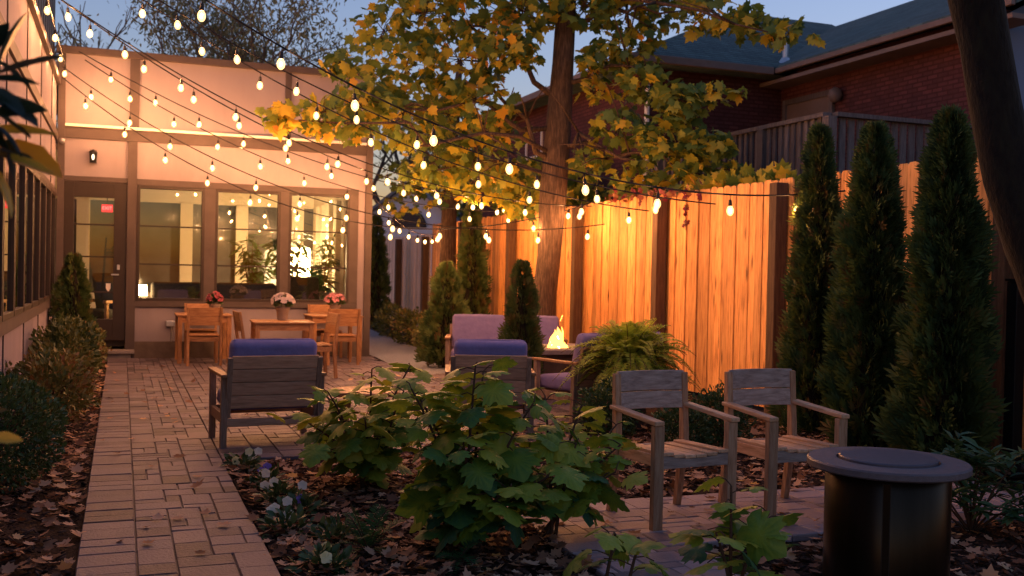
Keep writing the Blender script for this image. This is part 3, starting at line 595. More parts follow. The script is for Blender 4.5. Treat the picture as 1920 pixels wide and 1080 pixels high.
SPOTS = [((1.15, 16.06), 0.03, 'teak dining chair, back to the camera, at the leftmost dining table'),
         ((1.20, 17.18), 3.1, 'teak dining chair against the sill behind the left dining table'),
         ((1.76, 14.5), -1.5, 'teak dining chair seen side-on at the left of the middle table'),
         ((2.45, 14.0), 1.68, 'teak dining chair seen side-on at the right of the middle table'),
         ((3.19, 15.93), .05, 'teak dining chair, back to the camera, at the table nearest the wall corner'),
         ((3.2, 17.18), 3.14, 'teak dining chair half hidden behind the table nearest the wall corner')]
for i, (p, rz, lab) in enumerate(SPOTS):
    if i == 0: dc.location = (p[0], p[1], ZT); dc.rotation_euler = (0, 0, rz); dc['label'] = lab
    else: copy_tree(dc, None, lab, (p[0], p[1], ZT), rz)
def dining_table():
    t = thing('dining_table', '', 'table', (0, 0, ZT), 0, 'square teak dining tables')
    m = MB()
    for k in range(6): m.box(-.41, .41, -.41 + k * .137, -.41 + k * .137 + .134, .71, .735)
    m.build('tabletop', M['teakh'], t, bevel=.004)
    m = MB(); m.box(-.33, .33, -.375, -.355, .62, .709); m.box(-.33, .33, .355, .375, .62, .709); m.box(-.375, -.355, -.33, .33, .62, .709); m.box(.355, .375, -.33, .33, .62, .709); m.build('apron', M['teakh'], t)
    for sx in (-1, 1):
        for sy in (-1, 1): m = MB(); m.box(sx * .36 - .032, sx * .36 + .032, sy * .36 - .032, sy * .36 + .032, 0, .709); m.build('leg', M['teak'], t, bevel=.004)
    return t
dt = dining_table()
for i, (p, rz, lab) in enumerate([((1.19, 16.62), 0, 'square teak dining table by the wall below the left windows'), ((2.1, 14.55), -.04, 'square teak dining table standing behind the navy armchair'), ((3.2, 16.55), 0, 'square teak dining table close to the right wall corner')]):
    if i == 0: dt.location = (*p, ZT); dt['label'] = lab
    else: copy_tree(dt, None, lab, (*p, ZT), rz)
def flowerpot(loc, r, h, petal, lab, n=70, fr=.2):
    t = thing('flower_pot', lab, 'flower pot', loc, 0, 'potted mums on the dining tables')
    d = MB(); d.lathe([(r * .72, 0), (r * .95, h * .78), (r * 1.06, h * .79), (r * 1.06, h), (r * .93, h), (r * .9, h * .85)], 20); d.build('pot', M['pot'], t, smooth=False)
    v = rdir(260); v[:, 2] = np.abs(v[:, 2]); P = v * np.array([fr * .8, fr * .8, .14]) * rng.uniform(.5, .95, (260, 1)) + np.array([0, 0, h + .01])
    leafobj('leaf_mass', [scat(BROAD, P, v + .4 * rdir(260), rdir(260), rng.uniform(.04, .06, 260), rng.random(260))], M['boxwood'], t)
    parts = []
    v = rdir(n); v[:, 2] = np.abs(v[:, 2]) * .9 + .25; v = nrm(v); C = v * np.array([fr, fr, .17]) + np.array([0, 0, h + .02])
    for c, a in zip(C, v):
        k = 14; ang = rng.uniform(0, 6.28) + np.arange(k) * 2.4; x = nrm(np.cross(a, [.3, .2, .9])); y = np.cross(a, x)
        dd = x * np.cos(ang)[:, None] + y * np.sin(ang)[:, None] + a * rng.uniform(.05, .8, (k, 1))
        parts.append(scat(BROAD, np.repeat(c[None], k, 0), dd, np.repeat(a[None], k, 0), rng.uniform(.028, .04, k), rng.random(k)))
    leafobj('blossom', parts, petal, t)
flowerpot((1.37, 16.75, ZT + .735), .085, .15, M['petalr'], 'small pot of rose-red mums on the left dining table', 42, .13)
flowerpot((2.13, 14.72, ZT + .735), .095, .19, M['petalmum'], 'pot of white mums on the middle dining table', 75, .17)
flowerpot((3.3, 16.9, ZT + .735), .085, .15, M['petalk'], 'pot of pink mums on the dining table by the wall corner', 55, .18)

def lounge(w, lab, loc, rz, cush, seats=1, group='deep lounge chairs with cushions', name='lounge_chair', cat='armchair', dark=True):
    """faces +y; w = width over the arms"""
    h = w / 2; t = thing(name, lab, cat, (loc[0], loc[1], ZT), rz, group)
    bm_, lm = ('brownback', 'brownleg') if dark else ('teakh', 'teak')
    for s in (-1, 1):
        x = s * (h - .028)
        m = MB(); m.box(x - .026, x + .026, .27, .325, 0, .575); m.build('leg', M[lm], t, bevel=.004)
        m = MB(); m.prism([(x - .026, -.30, 0), (x - .026, -.25, 0), (x - .026, -.27, .575), (x - .026, -.32, .575)], (.052, 0, 0)); m.build('leg', M[lm], t, bevel=.004)
        m = MB(); m.box(x - .035, x + .035, -.36, .36, .576, .602); m.build('armrest', M['teak'], t, bevel=.006)
        m = MB(); m.box(x - .018, x + .018, -.25, .27, .2, .28); m.build('rail', M[lm], t)
    m = MB(); m.box(-h + .05, h - .05, -.30, -.27, .17, .235); m.build('back_rail', M[bm_], t, bevel=.004); m = MB(); m.box(-h + .05, h - .05, .29, .32, .2, .28); m.build('front_rail', M[bm_], t, bevel=.004)
    rot = Matrix.Translation((0, -.27, .3)) @ Matrix.Rotation(.25, 4, 'X')
    m = MB(); n = 4; zz = .02; hh = .455 / n
    for k in range(n):
        m.box(-h + .075, h - .075, -.012, .012, zz + k * hh, zz + (k + 1) * hh - .006, m=rot)
    m.build('backrest', M[bm_], t, bevel=.004)
    for s in (-1, 1): m = MB(); m.box(s * (h - .06) - .022, s * (h - .06) + .022, -.02, .02, -.06, .455, m=rot); m.build('back_stile', M[lm], t, bevel=.004)
    cw = (2 * h - .13) / seats
    for k in range(seats):
        a = -h + .065 + k * cw; b = a + cw - .008
        m = MB(); m.box(a, b, -.2, .34, .285, .43); m.build('seat_cushion', M[cush], t, bevel=.05, seg=4, smooth=True)
        m = MB(); m.box(a, b, .022, .17, .09, .575, m=rot); bc = m.build('back_cushion', M[cush], t, bevel=.055, seg=4, smooth=True)
        m = MB(); pts = [rot @ Vector(p) for p in ((a + .03, .098, .12), (a + .004, .098, .5), (a + .03, .098, .572), ((a + b) / 2, .098, .578), (b - .03, .098, .572), (b - .004, .098, .5), (b - .03, .098, .12))]
        m.tube(pts, .006, 6); m.build('piping', M[cush], bc)
    return t
lounge(.85, 'brown slatted lounge chair with navy cushion, back to the camera on the path side', (1.165, 8.92), .07, 'blue')
lounge(.78, 'lounge chair with blue cushion, back to the camera behind the big hydrangea', (3.12, 8.75), -.30, 'blue')
lounge(1.3, 'wide lounge seat with violet cushions half hidden behind the large fern', (4.72, 9.75), .30, 'lilac', 2, name='lounge_sofa', cat='sofa')
lounge(1.62, 'lilac cushioned sofa facing the camera beyond the fire table', (4.9, 13.1), math.pi - .33, 'lilac', 2, name='lounge_sofa', cat='sofa')
# coffee table
t = thing('coffee_table', 'low round pale topped table beside the navy lounge chair', 'table', (2.02, 8.95, ZT))
m = MB(); m.lathe([(.30, .37), (.31, .38), (.31, .4), (.30, .41)], 40); m.build('tabletop', M['teakh'], t)
for k in range(4): a = k * math.pi / 2 + .5; m = MB(); m.beam((.2 * math.cos(a), .2 * math.sin(a), .37), (.26 * math.cos(a), .26 * math.sin(a), 0), .04, .04); m.build('leg', M['teak'], t)
# fire table
t = thing('fire_table', 'square gas fire table with a burning flame among the lounge seats', 'fire table', (4.98, 11.5, ZT), .1)
m = MB(); m.box(-.42, .42, -.42, .42, .0, .53); m.build('base', M['fireside'], t, bevel=.01)
m = MB(); m.box(-.5, .5, -.5, -.19, .531, .585); m.box(-.5, .5, .19, .5, .531, .585); m.box(-.5, -.19, -.189, .189, .531, .585); m.box(.19, .5, -.189, .189, .531, .585); m.build('tabletop', M['stone'], t, bevel=.006)
m = MB(); m.box(-.188, .188, -.188, .188, .532, .55); m.build('burner', M['black'], t)
m = MB(); inn = MB()
for k in range(22):
    x, y = U(-.13, .13), U(-.13, .13); r = U(.014, .034); hh = U(.07, .24) * (1.25 - 5 * abs(x)); ph = U(0, 6)
    if k == 0: x, y, hh, r = .015, 0, .28, .042
    if k == 1: x, y, hh, r = -.12, .02, .16, .018
    ps = []; rs = []
    for j in range(9): q = j / 8; ps.append((x * (1 - .4 * q) + .028 * q * math.sin(q * 6 + ph), y + .03 * q * math.cos(q * 5 + ph), .55 + hh * q)); rs.append(r * max(0, 1 - q) ** .8 * (.6 + 1.3 * math.sin(min(1, q * 2.2) * 1.5)) + .0015)
    m.tube(ps, rs, 6)
    if k < 9: inn.tube([(p[0], p[1], .55 + (p[2] - .55) * .6) for p in ps], [w * .45 for w in rs], 6)
for k in range(3): m.tube([(.03 + k * .01, 0, .9 + k * .025), (.035 + k * .012, 0, .92 + k * .025)], [.008, .003], 5)
inn.build('flame_core', M['flamecore'], t, smooth=True)
m.build('flame', M['flame'], t, smooth=True)

# foreground arm chairs (face -y)
def arm_chair():
    t = thing('patio_armchair', '', 'chair', (0, 0, ZT), 0, 'weathered teak armchairs on the small paved terrace')
    L = .065
    for s in (-1, 1):
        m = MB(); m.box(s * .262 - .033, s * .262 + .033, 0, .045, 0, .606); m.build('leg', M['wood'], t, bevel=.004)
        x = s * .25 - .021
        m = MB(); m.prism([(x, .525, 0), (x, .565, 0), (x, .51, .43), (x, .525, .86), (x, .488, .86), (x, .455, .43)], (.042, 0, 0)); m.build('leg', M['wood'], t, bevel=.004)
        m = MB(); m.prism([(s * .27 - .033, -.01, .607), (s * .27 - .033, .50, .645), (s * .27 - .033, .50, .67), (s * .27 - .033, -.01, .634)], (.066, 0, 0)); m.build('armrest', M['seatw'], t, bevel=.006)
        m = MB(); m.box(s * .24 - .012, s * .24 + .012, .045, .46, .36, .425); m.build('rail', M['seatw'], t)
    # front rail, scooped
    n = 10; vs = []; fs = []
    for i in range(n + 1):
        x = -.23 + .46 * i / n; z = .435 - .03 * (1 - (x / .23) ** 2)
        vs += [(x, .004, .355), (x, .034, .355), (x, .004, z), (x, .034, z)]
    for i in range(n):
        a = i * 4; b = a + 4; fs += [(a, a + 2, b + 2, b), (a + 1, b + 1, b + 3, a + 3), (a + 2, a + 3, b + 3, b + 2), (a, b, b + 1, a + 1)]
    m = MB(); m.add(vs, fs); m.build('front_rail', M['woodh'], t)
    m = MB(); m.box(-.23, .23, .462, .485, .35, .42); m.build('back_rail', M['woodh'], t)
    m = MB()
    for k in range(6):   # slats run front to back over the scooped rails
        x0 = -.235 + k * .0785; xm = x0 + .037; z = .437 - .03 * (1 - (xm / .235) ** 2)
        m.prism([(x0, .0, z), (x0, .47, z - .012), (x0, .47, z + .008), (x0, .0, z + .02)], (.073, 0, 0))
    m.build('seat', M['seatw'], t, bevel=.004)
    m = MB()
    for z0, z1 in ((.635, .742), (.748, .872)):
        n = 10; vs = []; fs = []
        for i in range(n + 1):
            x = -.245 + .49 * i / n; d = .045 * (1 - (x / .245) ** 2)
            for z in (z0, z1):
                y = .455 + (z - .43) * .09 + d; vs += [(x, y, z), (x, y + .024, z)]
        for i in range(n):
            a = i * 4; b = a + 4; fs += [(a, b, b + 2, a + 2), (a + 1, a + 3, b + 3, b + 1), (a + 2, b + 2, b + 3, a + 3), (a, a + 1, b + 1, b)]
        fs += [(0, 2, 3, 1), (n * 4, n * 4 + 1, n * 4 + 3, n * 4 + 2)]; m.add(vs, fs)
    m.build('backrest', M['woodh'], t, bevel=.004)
    return t
ac = arm_chair(); ac.location = (3.174, 5.238, ZT); ac.rotation_euler = (0, 0, .088); ac['label'] = 'weathered teak armchair in front of the large fern'
copy_tree(ac, None, 'weathered teak armchair beside the round fire pit table', (3.957, 5.228, ZT), .034)
# round fire pit
t = thing('fire_pit_table', 'round dark bronze fire pit table with lid at the lower right', 'fire pit', (3.42, 3.92, 0))
m = MB(); m.lathe([(.28, 0), (.285, .05), (.285, .60), (.275, .61)], 72); m.build('body', M['bronze'], t, smooth=True)
m = MB(); m.lathe([(.27, .605), (.36, .612), (.37, .62), (.37, .645), (.363, .652), (.235, .654), (.23, .64)], 72); m.build('rim', M['pitrim'], t)
m = MB(); m.lathe([(.224, .64), (.224, .662), (.216, .667), (.0001, .668)], 60); m.build('lid', M['pitlid'], t)
a0 = math.atan2(-3.92, -3.42) + .0
def arcpanel(m, a, b, r0, r1, z0, z1, n=6):
    vs = []; fs = []
    for i in range(n + 1):
        q = a + (b - a) * i / n
        for r, z in ((r0, z0), (r1, z0), (r0, z1), (r1, z1)): vs.append((r * math.cos(q), r * math.sin(q), z))
    for i in range(n):
        k = i * 4; l = k + 4; fs += [(k + 1, l + 1, l + 3, k + 3), (k + 2, k + 3, l + 3, l + 2), (k, l, l + 1, k + 1)]
    fs += [(0, 1, 3, 2), (n * 4, n * 4 + 2, n * 4 + 3, n * 4 + 1)]; m.add(vs, fs)
m = MB(); arcpanel(m, a0 - .05, a0 + .05, .280, .2885, .02, .585); m.build('access_strip', M['bronze'], t)
m = MB()
for q in (-.058, .058): arcpanel(m, a0 + q - .005, a0 + q + .005, .280, .2865, .02, .59, 1)
m.build('seam', M['black'], t)

# ------------------------------------------------------------------ string lights
bulb_me = None
def make_bulb_meshes():
    d = MB(); d.lathe([(.0001, -.112), (.018, -.105), (.032, -.086), (.036, -.062), (.03, -.038), (.017, -.018), (.012, -.01)], 8); o = d.build('bulb', M['bulb'], None, smooth=True); a = o.data; bpy.data.objects.remove(o)
    d = MB(); d.lathe([(.0001, -.082), (.0075, -.075), (.0075, -.052), (.0001, -.045)], 5); o = d.build('filament', M['filament'], None); f = o.data; bpy.data.objects.remove(o)
    d = MB(); d.lathe([(.003, .085), (.004, .045), (.014, .04), (.019, .0), (.019, -.018), (.013, -.02)], 8); o = d.build('socket', M['black'], None); b = o.data; bpy.data.objects.remove(o)
    return a, b, f
BME, SME, FME = make_bulb_meshes()
def strand(lab, A, B, sag, off, skip=0., sp=.73):
    A = np.array(A, float); B = np.array(B, float)
    t = thing('string_light', lab, 'string light', A, 0, 'bulb strings spanning the courtyard')
    q = np.linspace(0, 1, 60)[:, None]; P = A * (1 - q) + B * q; P[:, 2] -= 4 * sag * (q * (1 - q))[:, 0]
    m = MB(); m.tube(P - A, .0085, 5); m.build('wire', M['black'], t)
    s = np.concatenate([[0], np.cumsum(np.linalg.norm(np.diff(P, axis=0), axis=1))]); d = off
    while d < s[-1] - .05:
        p = np.array([np.interp(d, s, P[:, k]) for k in range(3)]) - A; p[2] -= .092; d += sp
        b = bpy.data.objects.new('bulb', BME); link(b, t); b.location = p + rng.normal(0, .008, 3) * np.array([1, 1, 0]); b.rotation_euler = (U(-.09, .09), U(-.09, .09), U(0, 6))
        k = bpy.data.objects.new('socket', SME); link(k, b); k = bpy.data.objects.new('filament', FME); link(k, b)
    return t
XR = 6.64
strand('nearest bulb string, sweeping highest and ending at the right in front of the arborvitae', (-.9, 9.12, 4.76), (XR, 8.31, 2.38), .87, .35)
strand('second nearest bulb string, ending above the bright fence right of the maple', (-.87, 12.16, 5.16), (XR, 10.67, 2.38), .59, .2)
strand('third bulb string from the front, passing before the maple trunk to the red creeper', (-.86, 12.29, 5.13), (XR, 12.34, 2.38), .58, .5)
strand('bulb string passing just above the sunroom roofline at left and behind the maple trunk', (-.89, 12.97, 4.66), (XR, 14.16, 2.54), .62, .3)
strand('bulb string crossing the sunroom fascia near its left post, ending left of the maple trunk', (-.89, 12.91, 4.65), (XR, 16.46, 2.74), .63, .62)
strand('bulb string starting under the fascia, running across the upper stucco panels', (-.66, 16.95, 4.72), (XR, 16.7, 2.67), .46, .5)
strand('bulb string crossing the middle stucco panel below the fascia string', (-.57, 16.85, 4.58), (XR, 17.0, 2.6), .62, .75)
strand('upper of the two bulb strings tied to the inner corner post, drooping before the windows', (-.89, 17.2, 4.51), (XR, 13.69, 2.25), .88, .55)
strand('lowest bulb string, tied to the inner corner post and dipping across the window glass', (-.89, 17.1, 4.33), (XR, 14.25, 2.59), 1.15, .45)
strand('short bulb string from the sunroom corner to the far grey fence', (4.08, 17.55, 2.75), (XR, 22.4, 2.35), .22, .3, sp=.8)
strand('short bulb string along the parapet of the left wing', (-.84, 17.1, 4.5), (-.84, 9.5, 4.78), .12, .3, sp=1.3)

# ------------------------------------------------------------------ trees
def bend(p, q, n, w):
    p = np.array(p, float); q = np.array(q, float); L = np.linalg.norm(q - p)
    o = [p + (q - p) * i / n + (rng.normal(0, w * L, 3) if 0 < i < n else 0) for i in range(n + 1)]
    return o
def leaf_cluster(c, r, n, size, tones, droop=.5, tmpl=MAPLE):
    v = rdir(n); q = rng.uniform(.15, 1, (n, 1)) ** .45; P = np.array(c) + v * np.array(r) * q
    y = rdir(n); y[:, 2] = -np.abs(y[:, 2]) * .6 - droop * rng.random(n); nz = rdir(n) * .75 + np.array([0, -.25, .75])
    return scat(tmpl, P, y, nz, rng.uniform(size * .6, size * 1.15, n), np.clip(rng.choice(tones, n) + rng.normal(0, .09, n), 0, 1))
mp = thing('maple_tree', 'maple with yellowing leaves standing in front of the cedar fence', 'tree', (0, 0, 0))
TB = np.array([6.12, 14.6, 0.]); tr = MB()
def TP(px, py, d=15.75): return at(px, py, d)
top = [TB, TP(1018, 600), TP(1022, 545), TP(1030, 480), TP(1036, 380), TP(1046, 250), TP(1056, 120), TP(1062, 0), TP(1072, -150), TP(1076, -330)]
tr.tube(top, [.26, .2, .185, .178, .205, .2, .165, .15, .12, .08], 14, rough=.05)
trunk = None
LIMBS = [((1040, 300), (860, 130), -.6, .07), ((1046, 240), (700, 190), -1.2, .06), ((1050, 190), (820, 20), .4, .07), ((1058, 60), (900, -110), .5, .06), ((1044, 270), (1190, 300), -1.0, .06), ((1050, 160), (1240, 130), -.8, .06),
         ((1060, 40), (1280, 20), -.3, .06), ((1040, 330), (760, 310), 1.0, .05), ((1064, -20), (1440, 60), -1.5, .06), ((1038, 290), (560, 225), -2.6, .05), ((1068, -80), (1150, -250), .5, .06), ((1066, -60), (780, -200), .5, .07), ((1042, 280), (1340, 330), -1.4, .05)]
CL = []
for (a, b), (c, d), dz, r in LIMBS:
    P0 = TP(a, b); P1 = TP(c, d, 15.75 + dz); pts = bend(P0, P1, 6, .035); pts[2:5] = [p + np.array([0, 0, .12]) for p in pts[2:5]]
    tr.tube(pts, np.linspace(r * .72, .01, 7), 7, rough=.06)
    for _ in range(5):
        k = random.randint(2, 5); q = pts[k] + rng.normal(0, .45, 3); tr.tube([pts[k], (pts[k] + q) / 2 + np.array([0, 0, .05]), q], [r * .35, .012, .006], 5)
G = [.05, .1, .15, .22, .3, .4]; Yl = [.18, .25, .33, .42, .5, .62, .7]; O = [.3, .42, .55, .66, .76, .92]
def CLU(px, py, rpx, n, tones, dd=0., flat=.75, ydep=1.): # cluster at photo place
    D = 15.75 + dd; r = rpx * D / FPX; return leaf_cluster(at(px, py, D), (r, r * ydep, r * flat), int(n * .9), .182, tones)
P = []; twg = tr
for px, py, r, n, tn, dd in [
    (720, 60, 70, 70, G + Yl, .2), (800, 20, 90, 130, G + O, 0), (900, 0, 100, 150, G + Yl + O, .3), (760, 130, 90, 140, G + Yl, -.5), (860, 110, 95, 170, G + Yl + O, -.2), (680, 190, 65, 110, G + Yl, -1.2), (760, 220, 80, 130, G + Yl, -.6),
    (600, 215, 55, 75, G + Yl + O, -2.2), (520, 215, 38, 36, Yl + O, -2.6), (660, 235, 40, 45, G + Yl, -1.6), (640, 120, 40, 40, G + Yl, -.8), (900, 190, 70, 105, G + O, -.5), (840, 210, 60, 70, G + Yl, .3), (960, 90, 60, 90, G + O, -.8), (980, 20, 70, 110, G + O, -.4),
    (940, 250, 55, 60, G + Yl, .2), (820, 300, 75, 120, Yl + G, .8), (900, 330, 70, 105, Yl + [.5], .9), (980, 370, 50, 65, Yl, .5), (780, 330, 40, 30, Yl + G, .8), (870, 270, 50, 60, Yl + G, .5), (960, 330, 45, 60, Yl, .3),
    (1100, 10, 60, 90, G + Yl, -.3), (1170, 20, 70, 110, G + Yl + O, .2), (1250, 10, 70, 90, G + Yl, .3), (1330, 20, 60, 75, G + Yl + O, -.4), (1400, 40, 45, 50, G + Yl, -.9), (1470, 60, 38, 34, G + O, -1.3), (1530, 70, 14, 6, G + O, -1.5),
    (1130, 110, 55, 75, G + O, -.4), (1110, 170, 35, 24, O, -.6), (1200, 90, 55, 60, G + O, -.2), (1210, 160, 60, 90, G + Yl, -.7), (1280, 190, 55, 95, G + Yl, -1.0), (1340, 170, 30, 18, Yl, -1.2), (1160, 240, 60, 80, G + Yl, -.6), (1250, 260, 65, 120, G + Yl, -1.0),
    (1330, 270, 50, 75, G + Yl, -1.3), (1110, 300, 45, 50, G + Yl, -.3), (1200, 330, 55, 75, G + Yl, -.7), (1300, 330, 55, 75, G + Yl, -1.1), (1370, 320, 30, 24, G + Yl, -1.3), (1390, 175, 14, 4, Yl, -1.3),
    (850, -100, 130, 260, G + Yl, .3), (1000, -120, 130, 260, G + Yl, .3), (1150, -100, 130, 260, G + Yl, 0), (1300, -110, 100, 130, G, 0), (950, -260, 150, 220, G, .3), (1120, -260, 140, 200, G, .3), (720, -90, 80, 90, G + Yl, 0)]:
    P.append(CLU(px, py, r, n * 1.45, tn, dd)); c0 = at(px, py, 15.75 + dd); rw = r * (15.75 + dd) / FPX
    for _ in range(7):
        v = rdir(1)[0] * rw * U(.5, 1) * np.array([1, 1, .7]); w0 = -v * U(.1, .6); twg.tube([c0 + w0, c0 + (w0 + v) / 2 + rng.normal(0, .05, 3) , c0 + v], [.009, .006, .003], 4)
leafobj('crown', P, M['maple'], mp); tr.build('trunk', M['bark'], mp, smooth=True)
# bare trees
def bare(name, lab, base, h, spread, depth, mleaf, nleaf, lean=(0, 0), seed=1, group='leafless trees behind the sunroom', leafsz=.16, r0=.22, droop=.0):
    random.seed(seed); t = thing(name, lab, 'tree', base, 0, group); m = MB(); tips = []
    def grow(p, d, L, r, k):
        q = p + d * L; mid = p + d * L * .5 + Vector((U(-1, 1), U(-1, 1), U(-1, 1))) * L * .07
        m.tube([p, mid, q], [r, r * .85, r * .68], 6 if k < 3 else 4)
        if k >= depth: tips.append(q); return
        if k >= depth - 3: tips.append(q); tips.append(mid)
        for i in range(3 if k > 0 else 4):
            v = Vector((U(-1, 1), U(-1, 1), U(-.35, .55))).normalized(); nd = (d * U(.7, 1.1) + v * spread + Vector((0, 0, .12 - droop * k))).normalized()
            grow(q if i < 2 else mid, nd, L * U(.62, .8), r * U(.5, .64), k + 1)
    grow(Vector((0, 0, 0)), Vector((lean[0], lean[1], 1)).normalized(), h * .3, r0, 0)
    m.build('trunk', M['twig'], t)
    if nleaf:
        T = np.array([list(v) for v in tips]); i = rng.integers(0, len(T), nleaf); Pp = T[i] + rng.normal(0, .28, (nleaf, 3))
        y = rdir(nleaf); y[:, 2] -= .9; leafobj('crown', [scat(LANCE if mleaf == 'willow' else MAPLE, Pp, y, rdir(nleaf), rng.uniform(leafsz * .6, leafsz * 1.2, nleaf), rng.random(nleaf))], M[mleaf], t)
    random.seed(seed + 100); return t
def gxy(px, Y):
    d = RC @ np.array([(px - 960) / FPX, (540 - 500) / FPX, -1.0]); return (d[0] / d[1] * Y, Y, 0)
bare('bare_tree', 'thin-leaved spreading tree rising behind the sunroom roof', gxy(480, 33), 12.0, .72, 6, 'willow', 12000, seed=5, leafsz=.2)
bare('bare_tree', 'dark leafless tree behind the sunroom roof at its left corner', gxy(120, 30), 9.2, .5, 5, 'willow', 700, seed=9, leafsz=.2)
bare('bare_tree', 'slender twiggy tree between the sunroom corner and the white gable', gxy(735, 38), 9.5, .62, 5, 'willow', 700, seed=13, leafsz=.2)
bare('bare_tree', 'half-bare tree behind the far fence between gable and brick house', gxy(860, 36), 7.5, .6, 5, 'maple', 1500, seed=21, leafsz=.2)
# second trunk at the far fence
t = thing('fence_tree', 'tree trunk at the far fence beside the tall narrow arborvitae', 'tree', (6.35, 20.6, 0)); m = MB(); m.tube([(0, 0, 0), (.02, 0, 1.2), (.05, .05, 2.6), (.1, .1, 4.2), (.3, .3, 6.0)], [.2, .17, .16, .13, .06], 12, rough=.05)
for k in range(6): a = U(0, 6.28); m.tube([(.08, .08, 2.8 + k * .4), (.08 + .6 * math.cos(a), .08 + .6 * math.sin(a), 3.4 + k * .45), (.08 + 1.2 * math.cos(a), .08 + 1.2 * math.sin(a), 3.7 + k * .5)], [.05, .03, .01], 6)
m.build('trunk', M['bark'], t, smooth=True)
leafobj('crown', [leaf_cluster((U(-.8, .8), U(-.8, .8), U(2.9, 5.2)), (.6, .6, .45), 60, .17, G + Yl) for _ in range(9)], M['maple'], t)
# foreground dark trunk at right
t = thing('large_tree', 'big dark curved tree trunk at the upper right edge', 'tree', (0, 0, 0)); m = MB()
D = 5.4; ps = [(2190, 1120), (2085, 800), (2010, 600), (1950, 460), (1893, 330), (1868, 200), (1848, 90), (1830, 0), (1805, -130), (1780, -300)]
m.tube([at(a, b, D) for a, b in ps], [.26, .21, .185, .175, .135, .128, .13, .135, .14, .13], 16, rough=.05)
m.tube([at(1800, -150, D), at(1900, -260, D), at(2050, -420, D - .3)], [.1, .08, .06], 9)
m.build('trunk', M['barkdark'], t, smooth=True)
leafobj('crown', [leaf_cluster(at(1850 + U(-150, 250), -420 + U(-150, 120), D + U(-1, 1)), (.6, .6, .5), 70, .14, G) for _ in range(10)], M['maple'], t)
# arborvitae
def thuja(name, lab, loc, h, r, n, group, flat=1., tone0=.0, sz=.12, pot=None, leanx=0.):
    t = thing(name, lab, 'arborvitae', loc, 0, group)
    n = int(n); q = rng.random(n) ** .8; z = q; th = rng.uniform(0, 2 * math.pi, n)
    prof = np.minimum(1, .72 + 2.2 * z) * np.clip(1 - z, 0, 1) ** .52 * (1 + .0 * z)
    ph = rng.uniform(0, 6.28, 6); lump = 1 + .12 * np.sin(3 * th + ph[0] + 7 * z) + .12 * np.sin(5 * th + ph[1] - 17 * z) + .13 * np.sin(9 * z * h + ph[2] + 2 * th) + .10 * np.sin(23 * z * h + 7 * th + ph[4])
    rad = r * prof * lump * (1 - .5 * rng.random(n) ** 2.2) + .01
    P = np.stack([rad * np.cos(th) + leanx * z, rad * np.sin(th), z * h * .985 + .02], 1); out = np.stack([np.cos(th), np.sin(th), np.zeros(n)], 1)
    y = out * rng.uniform(.3, .9, (n, 1)) + np.array([0, 0, 1.]) * rng.uniform(.3, 1.1, (n, 1)) + .35 * rdir(n); tang = np.stack([-np.sin(th), np.cos(th), np.zeros(n)], 1)
    nor = tang + .6 * rdir(n); tone = np.clip(.42 + tone0 + .2 * np.sin(4 * th + 9 * z + ph[3]) + .35 * (np.sin(6 * th + ph[5]) * np.sin(14 * z * h + ph[0]) > .72) + rng.normal(0, .16, n), 0, 1)
    leafobj('crown', [scat(SPRAY, P, y, nor, rng.uniform(.6, 1.5, n) * sz * (1.1 - .5 * z), tone)], M['thuja'], t)
    m = MB(); m.tube([(0, 0, 0), (leanx * .4, 0, h * .5), (leanx * .8, 0, h * .85)], [.05, .035, .01], 7); m.lathe([(r * .42, .05), (r * .5, .2), (r * .45, h * .4), (r * .28, h * .7), (.01, h * .92)], 10); m.build('trunk', M['barkdark'], t)
    return t
TG = 'tall arborvitae along the right fence'
thuja('arborvitae', 'olive arborvitae beside the bright fence end, leftmost of the tall three', (6.28, 8.25, 0), 2.98, .28, 4200, TG, tone0=.05)
thuja('arborvitae', 'tall dark arborvitae behind the right teak armchair, middle of the tall three', (6.14, 7.3, 0), 2.86, .335, 5600, TG)
thuja('arborvitae', 'tall dark arborvitae behind the fire pit table beside the leaning trunk', (6.02, 6.3, 0), 2.84, .325, 5600, TG, tone0=-.04)
SGp = 'small arborvitae around the lounge area'
thuja('arborvitae', 'small pointed arborvitae in front of the lilac sofa', (4.28, 10.95, 0), 1.62, .22, 1900, SGp, sz=.1, tone0=.06)
thuja('arborvitae', 'small bushy arborvitae at the end of the gravel path', (4.72, 15.3, 0), 1.62, .34, 2200, SGp, sz=.12, tone0=.08)
thuja('arborvitae', 'narrow tall arborvitae against the fence left of the maple', (6.35, 18.95, 0), 2.85, .34, 2200, SGp, sz=.14, tone0=.1)
thuja('arborvitae', 'dark narrow arborvitae beside the sunroom corner at the far fence', (6.0, 25.5, 0), 2.85, .32, 1500, SGp, sz=.16, tone0=-.05)
thuja('arborvitae', 'small dark arborvitae beside the glazed door', (-.66, 16.3, 0), 1.62, .30, 1500, SGp, sz=.11)
